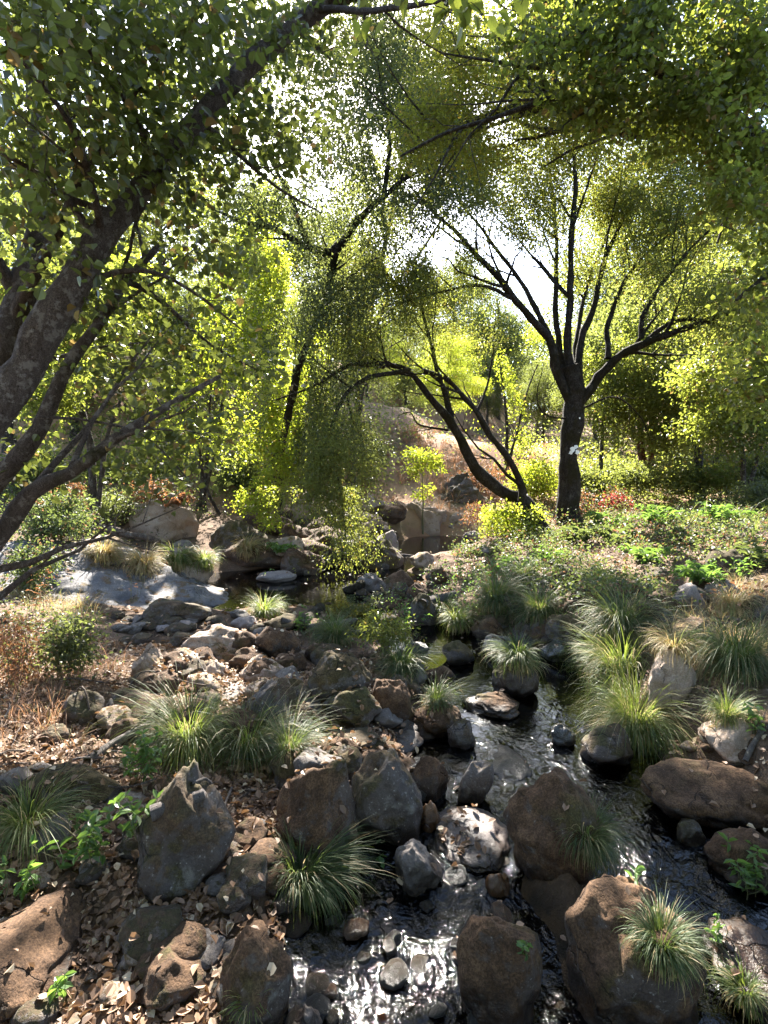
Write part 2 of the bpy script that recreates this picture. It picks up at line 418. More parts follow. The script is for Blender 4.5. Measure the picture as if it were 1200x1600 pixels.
mb = MB(); mb.add(GV, GF)
tag(mb.build('ground', g.end(b.outputs[0])), kind='structure')

# ------------------------------------------------------------------ water
wr = np.concatenate([np.linspace(.3, 7, 300), np.linspace(7.05, 14.6, 110)])
WX, WY = fan_grid(wr, 180, lambda y: 1.9 + y * .28)
P = np.stack([WX.ravel(), WY.ravel(), 0 * WX.ravel()], 1)
riff = 1 - sstep(2.3, 4.4, P[:, 1])
dz = .012 * riff * fbm(P * [7, 5, 1], 3, 5) + .006 * riff * fbm(P * [22, 16, 1], 2, 8)
wid = np.arange(WX.size).reshape(WX.shape)
wq = np.stack([wid[:-1, :-1], wid[:-1, 1:], wid[1:, 1:], wid[1:, :-1]], -1).reshape(-1, 4)
keep = chdist(P[:, 0], P[:, 1]) < .35
wq = wq[keep[wq].any(1)]
WV = P + np.stack([0 * dz, 0 * dz, wz(P[:, 1]) + dz], 1)
g = G('stream_water'); v = g.n('TexCoord').outputs['Object']
py = g.n('SeparateXYZ', Vector=g.n('NewGeometry').outputs['Position']).outputs[1]
n1 = g.noise(g.n('Mapping', Scale=(1, .7, 1), Vector=v).outputs[0], 15, 2, .5, 1.6)
n2 = g.noise(v, 55, 3, .6, .6)
amp = g.ramp(py, 4.4, 2.2, .10, 1.0); near = g.ramp(py, 3.6, 2.4, .04, .3)
h = g.math('MULTIPLY', g.math('ADD', n1, g.math('MULTIPLY', n2, near)), amp)
nrm = g.bump(h, 1.0, .013)
gl = g.n('BsdfGlossy', Color=(1, 1, 1), Roughness=.05, Normal=nrm)
tr = g.n('BsdfTransparent', Color=(.13, .085, .045))
fr = g.n('Fresnel', IOR=1.36, Normal=nrm)
mx = g.n('MixShader', i0=fr.outputs[0], i1=tr.outputs[0], i2=gl.outputs[0])
mb = MB(); mb.add(WV, wq)
tag(mb.build('water', g.end(mx.outputs[0])), kind='structure')

# ------------------------------------------------------------------ rocks
import bmesh
_ico = {}
def ico(sub):
    if sub not in _ico:
        bm = bmesh.new(); bmesh.ops.create_icosphere(bm, subdivisions=sub, radius=1)
        V = np.array([v.co[:] for v in bm.verts]); Fc = np.array([[v.index for v in f.verts] for f in bm.faces]); bm.free()
        _ico[sub] = (V, Fc)
    return _ico[sub]

ROCKV, ROCKF = [], []; _rn = 0
def rock_geo(w, dep, h, seed, cuts=5, sub=4, tilt=(0, 0), rough=1.0, yaw=None):
    rng = np.random.default_rng(seed)
    D, Fc = ico(sub); cuts = min(cuts, 6) if cuts > 5 else max(1, cuts - 1)
    V = D.copy()
    for k in range(cuts):
        nn = unit(rng.normal(size=3)); o = rng.uniform(.55, .9)
        if k == 0 and rng.random() < .6: nn = unit(np.array([rng.normal() * .25, -.35 + rng.normal() * .2, 1])); o = rng.uniform(.5, .75)
        V = V - nn * np.maximum(0, V @ nn - o)[:, None] * .84
    n = fbm(D * 1.3 + seed * 3.1, 3, seed) * .19 + fbm(D * 4 + seed, 4, seed + 5, .55) * .048 * rough
    if sub >= 5: n = n + fbm(D * 19 + seed, 3, seed + 9) * .012 * rough
    V = V * (1 + n)[:, None]
    a = rng.uniform(0, 6.28) if yaw is None else yaw
    V[:, :2] *= (1 - rng.uniform(.12, .34) * np.clip(V[:, 2:] * 1.1, 0, 1) ** 1.4)
    c, s = math.cos(a), math.sin(a)
    V = V @ np.array([[c, s, 0], [-s, c, 0], [0, 0, 1]])
    V = (V - (V.max(0) + V.min(0)) / 2) / (np.ptp(V, axis=0) / 2)
    V = V * [w / 2, dep / 2, h / 2]
    tx, ty = R(tilt[0]), R(tilt[1])
    V = V @ np.array([[1, 0, 0], [0, math.cos(tx), math.sin(tx)], [0, -math.sin(tx), math.cos(tx)]])
    V = V @ np.array([[math.cos(ty), 0, -math.sin(ty)], [0, 1, 0], [math.sin(ty), 0, math.cos(ty)]])
    return V, Fc

def put_rock(V, Fc, loc, name, mat, label, cat, group=None):
    global _rn
    mb = MB(); mb.add(V + loc, Fc)
    o = mb.build(name, M[mat], loc=loc)
    ROCKV.append(V + loc); ROCKF.append(Fc + _rn); _rn += len(V)
    return tag(o, label, cat, group)

def rock(x0, y0, x1, y1, mat, name, label, seed, hr=.62, cuts=5, sub=4, tilt=(0, 0), lift=0, rough=1.0, group=None, yb=None, yaw=None):
    """a rock that shows between these picture bounds, standing on the terrain or the stream bed"""
    g0 = gp((x0 + x1) / 2, min(y1, 1640)) if yb is None else at((x0 + x1) / 2, y1, yb)
    Yd = g0[1]; w = (x1 - x0) * Yd / F * 1.04
    best = None
    for dr in np.linspace(.45, 1.7, 26):
        dep = dr * w
        h = CAM[2] - g0[2] - (y0 - 740) / F * (Yd + .55 * dep)
        cost = abs(math.log(max(h, .01) / (hr * w))) + .5 * abs(math.log(dr / .9))
        if best is None or cost < best[0]: best = (cost, dep, h)
    _, dep, h = best
    h = float(np.clip(h, .2 * w, 1.5 * w))
    H = h * 1.35
    w *= (Yd + .4 * dep) / Yd
    V, Fc = rock_geo(w, dep, H, seed, cuts, sub, tilt, rough, yaw)
    loc = np.array([g0[0] * (1 + .4 * dep / Yd), Yd + dep * .42, g0[2] + h - H / 2 + lift])
    for _ in range(4):                                   # settle its size to the bounds measured in the photograph
        px, py = project(V + loc)
        sw = (x1 - x0) / np.ptp(px); V = V * [sw, sw ** .6, 1]
        loc[0] += ((x0 + x1) / 2 - (px.max() + px.min()) / 2) * loc[1] / F
        dz = (py.min() - y0) * loc[1] / F
        hh = np.ptp(V[:, 2]); hn = float(np.clip(hh + dz, .45 * hh, 1.6 * hh)); V = V * [1, 1, hn / hh]; loc[2] += (hn - hh) / 2
    return put_rock(V, Fc, loc, name, mat, label, 'boulder' if name in ('boulder', 'mossy_boulder') else 'rock' if name in ('rock', 'rock_slab', 'rock_ledge') else 'stone', group)
RK = [
 # x0,y0,x1,y1, material, name, label, extra
 (-90,1385,142,1660,'moss_brown','mossy_boulder','big flat topped brown mossy boulder dappled with sun in the bottom left corner',dict(sub=5,cuts=4,hr=.45)),
 (212,1185,368,1412,'dark','boulder','tall leaning angular dark boulder below the sedge, with leaf litter around its foot',dict(sub=5,cuts=8,hr=1.3,tilt=(0,14),rough=1.3)),
 (25,1190,192,1278,'moss_green','mossy_boulder','blocky dark boulder with a straight moss edged top beside the grey fallen branch',dict(sub=5,cuts=7,hr=.6)),
 (335,1445,458,1640,'moss_brown','boulder','pointed brown boulder with a sunlit tip rising from the leaf litter',dict(sub=5,cuts=7,hr=1.0,tilt=(0,8))),
 (288,1318,412,1396,'dark','flat_stone','flat blue grey stone lying between the tall leaning boulder and the big sedge tuft',dict(sub=5,hr=.25)),
 (240,1413,334,1460,'dark','flat_stone','small flat bluish stone sunk in leaf litter under the leaning boulder',dict(hr=.25)),
 (345,1228,458,1312,'dark','flat_stone','low dark stone strewn with curled leaves right of the leaning boulder',dict(sub=5,hr=.3)),
 (430,1185,562,1352,'moss_brown','mossy_boulder','long sloping brown boulder flank under the sedge, left of the smooth dark boulder',dict(sub=5,hr=.7,cuts=4,tilt=(0,12))),
 (545,1168,662,1322,'dark','boulder','large smooth dark boulder with a mossy left shoulder beside the stream',dict(sub=5,hr=1.0,cuts=6,tilt=(0,-5))),
 (642,1180,702,1252,'moss_brown','rock','rounded reddish brown rock tucked against the large smooth dark boulder',dict(hr=.8)),
 (714,1188,772,1258,'grey','stone','elongated grey stone standing in the stream above the pale granite boulder',dict(hr=.6,tilt=(10,18))),
 (678,1260,800,1358,'pale','boulder','pale pinkish granite boulder in the stream, the lightest of the near rocks',dict(sub=5,hr=.55,cuts=4)),
 (616,1310,692,1402,'grey','stone','grey lumpy stone at the water edge left of the pale granite boulder',dict(sub=5,hr=.7)),
 (757,1163,832,1218,'grey','flat_stone','low grey stone barely above the rippling water behind the round mossy boulder',dict(hr=.3)),
 (786,1198,952,1372,'moss_brown','mossy_boulder','big round brown mossy boulder in mid stream with fallen leaves on its crown',dict(sub=5,hr=.75,cuts=3)),
 (713,1430,848,1620,'moss_brown','mossy_boulder','brown boulder in the sparkling water with a small bright green plant on it',dict(sub=5,hr=.75,cuts=4)),
 (882,1365,1105,1660,'moss_brown','mossy_boulder','tall brown mossy boulder at bottom right carrying sedge and dead leaves',dict(sub=5,hr=.95,cuts=5)),
 (1095,1432,1290,1660,'moss_brown','mossy_boulder','brown mossy boulder cut by the bottom right corner of the frame',dict(sub=5,hr=.7,cuts=4)),
 (1098,1292,1235,1402,'moss_brown','mossy_boulder','rounded mossy boulder under the leafy green plant at the right edge',dict(sub=5,hr=.65,cuts=3)),
 (998,1183,1240,1300,'moss_brown','mossy_boulder','long low mossy boulder like a log along the right bank of the stream',dict(sub=5,hr=.42,cuts=3,tilt=(0,9))),
 (1056,1278,1104,1322,'dark','stone','small dark stone in the water below the long low mossy boulder',dict(hr=.8)),
 (533,1488,614,1575,'grey','stone','rounded grey speckled stone at the water edge near the bottom of the frame',dict(sub=5,hr=.8,cuts=3)),
 (553,1562,624,1650,'grey','stone','grey stone cut by the bottom edge beside the sparkling water',dict(hr=.7)),
 (452,1568,504,1650,'pale','stone','pale stone cut by the bottom edge next to the pointed brown boulder',dict(hr=.7)),
 (452,1538,502,1574,'dark','stone','blue grey stone wedged right of the pointed brown boulder',dict(hr=.6)),
 (225,1470,312,1575,'dark','rock_slab','slanting dark slab half buried in leaf litter left of the pointed boulder',dict(sub=5,hr=.6,tilt=(0,-20))),
 (180,1483,218,1518,'pale','stone','pale stone among sunlit litter beside the corner boulder',dict(hr=.6)),
 (188,1438,216,1472,'dark','stone','little grey stone in the litter above the pale stone',dict(hr=.6)),
 (758,1364,797,1402,'rust','stone','rusty orange stone under the shallow water by the pale granite boulder',dict(hr=.4)),
 (478,1016,582,1112,'moss_green','mossy_boulder','round mossy green brown boulder, largest at the left edge of the middle channel',dict(sub=5,hr=.85,cuts=4)),
 (505,1072,597,1142,'moss_green','mossy_boulder','lumpy dark boulder in front of the round mossy green brown boulder',dict(sub=5,hr=.75)),
 (573,1060,648,1132,'moss_brown','mossy_boulder','mossy brown boulder beneath the fine sedge left of the sky bright water',dict(sub=5,hr=.85,cuts=3)),
 (498,1136,594,1174,'dark','flat_stone','long flat grey stone in front of the lumpy dark boulder',dict(hr=.3)),
 (603,1138,662,1177,'grey','stone','squat grey stone at the head of the left branch of the stream',dict(hr=.5)),
 (643,1096,724,1152,'moss_brown','mossy_boulder','brown mossy rock wearing a small cap of sedge in mid stream',dict(sub=5,hr=.55,cuts=3)),
 (699,1123,743,1172,'dark','stone','smooth dark grey egg shaped stone in the dark stream',dict(hr=.8,cuts=1)),
 (720,1080,812,1124,'moss_brown','rock','flat reddish brown rock across the stream below the sky bright water',dict(sub=5,hr=.35)),
 (768,1024,842,1092,'dark','boulder','dark boulder capped by a round sedge tuft in the sky bright water',dict(sub=5,hr=.75,cuts=2)),
 (843,998,907,1037,'wet','boulder','smooth black wet boulder behind the sedge capped boulder',dict(hr=.6,cuts=1)),
 (372,1058,466,1152,'dark','rock_slab','leaning angular slab with grey face left of the lumpy dark boulder',dict(sub=5,hr=.8,cuts=9,tilt=(0,16))),
 (383,1030,432,1064,'moss_brown','rock','small blocky brown rock behind the leaning angular slab',dict(hr=.6)),
 (430,1060,478,1098,'moss_green','rock','small dark mossy rock between the leaning slab and the round mossy boulder',dict(hr=.7)),
 (498,1150,562,1204,'moss_brown','rock','dark brown rock in the shade of the large smooth boulder',dict(hr=.7)),
 (282,974,394,1032,'earthy','rock','ribbed brown rock striped with sun at the pool outlet',dict(sub=5,hr=.45,rough=2.2)),
 (203,1003,264,1062,'earthy','rock','knobbly brown rock with sun streaks on the left bank',dict(sub=5,hr=.8,rough=2)),
 (200,1043,284,1096,'moss_brown','boulder','dark square faced boulder under the knobbly sun streaked rock',dict(sub=5,hr=.6,cuts=7)),
 (97,1078,164,1138,'dark','boulder','dark rock in shade amid dry twigs on the left bank',dict(hr=.8)),
 (222,934,332,978,'dark','boulder','smooth dark whale backed boulder at the near edge of the pool',dict(sub=5,hr=.36,cuts=1)),
 (238,964,308,990,'pale','flat_stone','flat pale stone in front of the whale backed boulder',dict(hr=.25)),
 (395,978,472,1034,'moss_brown','boulder','shadowed brown boulder under the driftwood stick',dict(sub=5,hr=.7)),
 (408,958,472,988,'moss_green','rock','low mossy rock behind the driftwood stick',dict(hr=.5)),
 (360,962,404,988,'pale','stone','small pale stone between the striped rock and the sunny sedge',dict(hr=.5)),
 (246,854,334,920,'earthy','boulder','boulder draped with hanging sedge at the left end of the pool',dict(sub=5,hr=.7)),
 (336,838,478,892,'moss_brown','boulder','broad mossy boulder on the far side of the pool with dry grass fringe',dict(sub=5,hr=.4,cuts=2)),
 (438,856,508,900,'moss_brown','boulder','grey wedge shaped boulder in the pool beside the broad mossy boulder',dict(sub=5,hr=.6)),
 (400,891,464,911,'pale','flat_stone','flat whitish stone lying in the pool',dict(hr=.25,cuts=1)),
 (428,818,494,866,'moss_brown','boulder','rounded boulder in shade behind the grey wedge in the pool',dict(hr=.8,yb=9.9)),
 (318,812,424,868,'moss_green','boulder','mossy boulder behind the broad pool boulder, under thin stems',dict(sub=5,hr=.6,yb=9.8)),
 (200,770,312,842,'earthy','boulder','huge boulder topped with dry fern on the left bank above the fallen log',dict(sub=5,hr=.65,cuts=4,yb=10.0)),
 (105,788,205,838,'dark','boulder','dark shaded boulder left of the huge fern topped boulder',dict(hr=.6,yb=10.4)),
 (268,843,308,868,'grey','stone','grey stone perched at the back of the sedge draped boulder',dict(hr=.7)),
 (122,834,196,868,'earthy','rock','low hump of rock covered in straw above the granite slab',dict(hr=.5)),
 (736,963,788,1003,'moss_brown','boulder','dark mossy boulder where the right sedges meet the channel',dict(hr=.8)),
 (640,926,684,978,'moss_green','boulder','dark upright boulder amid green weeds in the middle of the stream bed',dict(hr=1.0)),
 (813,963,904,1013,'moss_brown','boulder','flat dark red boulder dotted with yellow leaves by the right sedges',dict(sub=5,hr=.5)),
 (888,918,948,962,'moss_brown','boulder','wedge shaped brown boulder behind the large rounded sedge on the right',dict(sub=5,hr=.7)),
 (848,890,914,928,'moss_green','boulder','mossy boulder on the right bank below the sunlit brambles',dict(hr=.6)),
 (806,897,862,930,'earthy','boulder','greyish boulder left of the mossy boulder below the brambles',dict(hr=.6)),
 (753,990,804,1024,'grey','flat_stone','grey green flat stone at the head of the sky bright water',dict(hr=.4,cuts=1)),
 (1048,910,1102,958,'pale','rock','pale pointed rock poking from the brambles on the right bank',dict(hr=.85,cuts=8)),
 (1098,903,1160,942,'grey','rock','pale grey rock right of the pointed rock on the right bank',dict(hr=.6)),
 (1040,963,1136,1012,'moss_brown','boulder','flat topped dark red block beneath the brambles on the right bank',dict(sub=5,hr=.5,cuts=8)),
 (1012,1010,1094,1108,'earthy','boulder','hump of golden dry moss between the bright sedge and the dark sedge',dict(sub=5,hr=.9,cuts=3)),
 (1055,1112,1130,1165,'earthy','rock_slab','flat pinkish sunlit rock beside the bright sedge',dict(sub=5,hr=.3,cuts=7)),
 (1090,1110,1240,1205,'earthy','rock','sunlit orange brown hump with a small pale sedge on top',dict(sub=5,hr=.5,cuts=3)),
 (596,890,648,928,'moss_brown','boulder','rounded reddish boulder at the near end of the far pool outlet',dict(hr=.75)),
 (612,908,640,934,'dark','rock','small dark rock in front of the rounded reddish boulder',dict(hr=.8)),
 (634,910,672,942,'moss_brown','rock','dark rock right of the rounded reddish boulder in the cluster',dict(hr=.8)),
 (604,918,634,944,'moss_green','rock','small pointed mossy rock at the front of the boulder cluster',dict(hr=.9)),
 (664,884,702,912,'moss_brown','boulder','dark rounded boulder in front of the fallen stick in the far pool',dict(hr=.7)),
 (586,828,624,864,'pale','boulder','pale rounded boulder at the left edge of the far pool',dict(hr=.85,yb=10.8)),
 (556,842,632,898,'moss_green','boulder','shaded boulder hidden by the drooping branch at the right end of the pool',dict(hr=.6,yb=9.2)),
 (722,829,752,845,'pale','stone','white stone on the far shore of the far pool',dict(hr=.4,cuts=1)),
 (740,851,768,868,'pale','stone','pinkish stone at the foot of the yellow green bush',dict(hr=.6)),
 (555,895,600,925,'grey','stone','grey stone at the right end of the pool by the mossy log',dict(hr=.5)),
 (640,862,690,888,'earthy','flat_stone','sunlit low stones between the two pools',dict(hr=.3)),
 # far bank
 (612,780,705,868,'earthy','rock_ledge','pale cracked rock ledge dropping into the far pool',dict(sub=5,hr=.5,cuts=9,yb=14.0,rough=2)),
 (675,800,752,846,'earthy','rock_ledge','slanting grey and brown rock ledge right of the cracked ledge',dict(sub=5,hr=.4,cuts=9,yb=14.2,rough=2)),
 (668,738,768,835,'dark','boulder','big dark rock face behind the sapling on the far bank',dict(sub=5,hr=.8,cuts=9,yb=15.2,rough=2)),
 (552,770,612,846,'earthy','boulder','brown boulder on the far bank half hidden by the drooping branch',dict(hr=.8,yb=13.2)),
 (448,766,512,838,'earthy','boulder','tall pale faced rock in dappled light behind the pool',dict(sub=5,hr=1.0,cuts=8,yb=11.8)),
 (500,790,570,884,'dark','boulder','dark rocks wall under the drooping branch at the back of the pool',dict(sub=5,hr=.8,cuts=8,yb=10.6)),
 (376,785,440,830,'dark','boulder','dark rock in deep shade behind the pool under the hanging lit leaves',dict(hr=.7,yb=11.6)),
]
RK += [
 (60,1130,112,1162,'dark','rock','low dark rock on the littered left bank below the shaded weeds',dict(hr=.5)),
 (165,1090,206,1118,'earthy','stone','brown stone beside the dark square faced boulder',dict(hr=.6)),
 (285,1062,342,1092,'moss_brown','rock','brown rock below the ribbed sun striped rock',dict(hr=.5,rough=2)),
 (300,1030,352,1062,'earthy','rock','earthy rock under the ribbed rock at the pool outlet',dict(hr=.5,rough=2)),
 (332,1068,384,1096,'pale','flat_stone','pale sun blotched stone left of the leaning angular slab',dict(hr=.3)),
 (150,1235,232,1290,'earthy','rock','rotten brown rock between the blocky boulder and the leaning boulder',dict(hr=.5,rough=2)),
 (352,985,412,1030,'moss_brown','rock','shaded brown rock right of the ribbed rock',dict(hr=.7)),
 (455,1105,506,1142,'moss_brown','rock','brown rock left of the long flat grey stone',dict(hr=.6)),
 (690,1000,742,1040,'moss_green','rock','small mossy rock at the left edge of the sky bright water',dict(hr=.6)),
 (660,1040,712,1078,'moss_brown','rock','mossy rock between the fine sedge and the sky bright water',dict(hr=.5)),
 (860,1130,900,1168,'wet','stone','wet dark stone at the right side of the channel by the bright sedge',dict(hr=.6)),
 (905,1130,990,1205,'dark','boulder','dark rock in shadow beneath the lower bright sedge',dict(hr=.7)),
 (655,1250,690,1300,'rust','rock','rust brown wet rock in the gap left of the pale granite boulder',dict(hr=.9)),
]
for i, (x0, y0, x1, y1, mt, nm, lb, ex) in enumerate(RK):
    rock(x0, y0, x1, y1, mt, nm, lb, seed=100 + i * 7, **ex)

# the granite slab that dips into the pool on the left
SLAB0 = len(GF) + _rn * 0 + sum(len(f) for f in ROCKF)
V, Fc = rock_geo(4.3, 4.6, 1.3, 4321, 3, 6, (3, 11), 2.0, yaw=1.0)
p = at(165, 915, 6.9)
put_rock(V, Fc, np.array([p[0] - .2, 6.8, .0]), 'rock_slab', 'slab', 'broad smooth grey granite slab sloping into the pool, dappled with sun', 'rock')
SLAB1 = SLAB0 + len(Fc)

# cobbles that fill the bed and the bank between the big rocks
cob = [rock_geo(1, .9, .62, 900 + k, 4, 3) for k in range(6)]
protos = {}
rng = np.random.default_rng(77)
def cobbles(n, box, mats, smin, smax, label, group, wet_ok=True):
    k = 0; tries = 0
    while k < n and tries < n * 8:
        tries += 1
        px, py = rng.uniform(box[0], box[2]), rng.uniform(box[1], box[3])
        q = gp(px, py)
        inw = chdist(q[:1], q[1:2])[0] < 0
        if inw != wet_ok or (660 < px < 1000 and 1010 < py < 1330): continue
        s = rng.uniform(smin, smax) ** 1.0
        mt = mats[rng.integers(len(mats))]; kk = rng.integers(len(cob))
        key = (kk, mt)
        zz = zt(q[:1], q[1:2])[0] if not inw else wz(q[1]) - rng.uniform(.0, .03)
        if key not in protos:
            mb = MB(); mb.add(cob[kk][0], cob[kk][1]); o = mb.build('cobble' if smax < .16 else 'rock', M[mt]); protos[key] = o
        else:
            o = protos[key].copy(); COL.objects.link(o)
        o.location = (q[0], q[1], zz + s * .12); o.scale = (s, s, s * rng.uniform(.7, 1.1)); o.rotation_euler = (rng.normal() * .2, rng.normal() * .2, rng.uniform(0, 6.28))
        tag(o, label, 'stone', group)
        global _rn
        c, sn = math.cos(o.rotation_euler[2]), math.sin(o.rotation_euler[2])
        W = (cob[kk][0] * list(o.scale)) @ np.array([[c, sn, 0], [-sn, c, 0], [0, 0, 1]]) + np.array(o.location)
        ROCKV.append(W); ROCKF.append(cob[kk][1] + _rn); _rn += len(W)
        k += 1
med = [rock_geo(1, .95, .7, 950 + k, 4 + k % 4, 4) for k in range(8)]
_small = cob; cob = med
cobbles(44, (430, 1010, 690, 1250), ['moss_brown', 'dark', 'moss_green', 'grey'], .16, .30, 'mossy rock packed between the boulders left of the channel', 'rocks packed left of the channel', False)
cobbles(34, (180, 985, 480, 1180), ['moss_brown', 'earthy', 'dark', 'moss_brown'], .18, .36, 'brown rock half buried on the left bank', 'rocks half buried on the left bank', False)
cobbles(30, (700, 890, 1180, 1010), ['moss_brown', 'dark', 'moss_green'], .25, .50, 'mossy rock showing between sedges on the right', 'rocks between the right hand sedges', False)
cobbles(9, (470, 1000, 660, 1250), ['moss_brown', 'wet', 'dark'], .14, .24, 'wet mossy rock standing in the channel', 'rocks standing in the channel', True)
cobbles(22, (0, 1200, 560, 1600), ['dark', 'moss_brown', 'grey'], .12, .22, 'middle sized rock in the leaf litter', 'middle sized rocks in the litter', False)
cobbles(26, (420, 800, 620, 880), ['dark', 'moss_brown', 'earthy'], .5, 1.0, 'shaded boulder along the back of the pool', 'boulders along the back of the pool', False)
cob = _small; protos = {}
cobbles(26, (470, 1300, 900, 1600), ['dark', 'wet', 'rust', 'wet'], .05, .11, 'small wet cobble lying in the stream', 'cobbles in the stream', True)
cobbles(60, (60, 1080, 640, 1600), ['dark', 'grey', 'moss_brown', 'earthy'], .05, .13, 'small stone half sunk in leaf litter', 'stones in the leaf litter', False)
cobbles(40, (180, 965, 420, 1012), ['dark', 'dark', 'grey'], .10, .26, 'dark shingle stone at the outlet of the pool', 'shingle at the pool outlet', False)
cobbles(30, (480, 890, 960, 1060), ['moss_brown', 'dark', 'moss_green'], .12, .32, 'small mossy stone among the weeds of the stream bed', 'stones among the weeds', False)
cobbles(6, (500, 900, 640, 1080), ['dark', 'moss_brown'], .10, .24, 'small dark stone in the middle channel', 'stones in the middle channel', True)
cobbles(16, (960, 1000, 1200, 1240), ['earthy', 'moss_brown'], .06, .16, 'small brown stone on the right bank', 'stones on the right bank', False)

_bv = np.concatenate([GV] + ROCKV); _nf = len(GF)
_polys = GF.tolist() + (np.concatenate(ROCKF) + len(GV)).tolist()
BVH = BVHTree.FromPolygons(_bv.tolist(), _polys)
def hit(px, py, water=True):
    d = ray(px, py)
    loc, nn, i, dist = BVH.ray_cast(Vector(CAM), Vector(d))
    if loc is None: return gp(px, py)
    return np.array(loc)
def drop(x, y):
    loc, nn, i, dist = BVH.ray_cast(Vector((x, y, 12)), Vector((0, 0, -1)))
    return (None, None, False) if loc is None else (np.array(loc), np.array(nn), 2 if SLAB0 <= i < SLAB1 else i >= _nf)
# ------------------------------------------------------------------ where the sun gets through (gaps in the crowns)
LIT = [(160,915,130,60,.26),(60,900,90,90,.85),(300,885,90,45,.45),(650,775,110,70,1),(800,815,90,50,1),(900,870,190,40,.72),(1100,885,120,45,.6),(1100,930,100,40,.6),
       (960,1060,70,40,.85),(1010,1125,70,50,.9),(1130,1150,90,60,1),(1120,1240,80,30,.6),(340,1040,90,50,.7),(120,1160,150,60,.62),(50,1520,100,130,.55),(250,1530,90,90,.7),(640,1500,110,110,.38),(880,1260,60,40,.6),(920,1450,60,40,.5),(560,1100,60,50,.5),(1120,1240,90,40,.7),(400,1300,60,50,.5),
       (840,1560,40,60,.7),(740,1300,60,40,.6),(590,1200,40,30,.35),(280,1250,60,60,.5),(480,1390,60,60,.5),(410,1470,40,30,.7),(1150,1510,80,80,.55),(415,945,45,35,.9),(560,880,60,40,.7),
       (410,800,60,50,1),(280,1110,60,50,.7),(870,1240,80,40,.35),(690,980,50,40,.4),(90,800,80,60,.8),(1130,1020,60,40,.35),(960,780,90,40,.7),(250,810,60,40,.7)]
LIT = np.array(LIT, float); LIT[:, 4] = np.minimum(1, LIT[:, 4] * 1.35)
def sun_keep(P, rng):
    q = P - SUN * ((P[:, 2] - .3) / SUN[2])[:, None]
    for _ in range(2):
        zg = np.maximum(zt(q[:, 0], q[:, 1], False), wz(q[:, 1])) + .06
        q = P - SUN * ((P[:, 2] - zg) / SUN[2])[:, None]
    ok = (q[:, 1] > .8) & (P[:, 2] > 1.5)
    px, py = project(q)
    px = px + 26 * vnoise(q * 2.2, 1); py = py + 18 * vnoise(q * 2.2, 2)
    lit = np.zeros(len(P))
    for cx, cy, rx, ry, s in LIT:
        d = ((px - cx) / rx) ** 2 + ((py - cy) / ry) ** 2
        lit = np.maximum(lit, s * (1 - sstep(.6, 1.25, d)))
    fleck = sstep(.22, .45, vnoise(q * 2.6, 12)) * .8 * (q[:, 1] < 9) * (sstep(.4, -.2, np.abs(q[:, 0] - .4) - 3.5))
    lit = np.maximum(lit, fleck)
    dap = .5 + .5 * vnoise(q * 5.5, 4)
    return ~(ok & (lit > .02 + dap * .85))

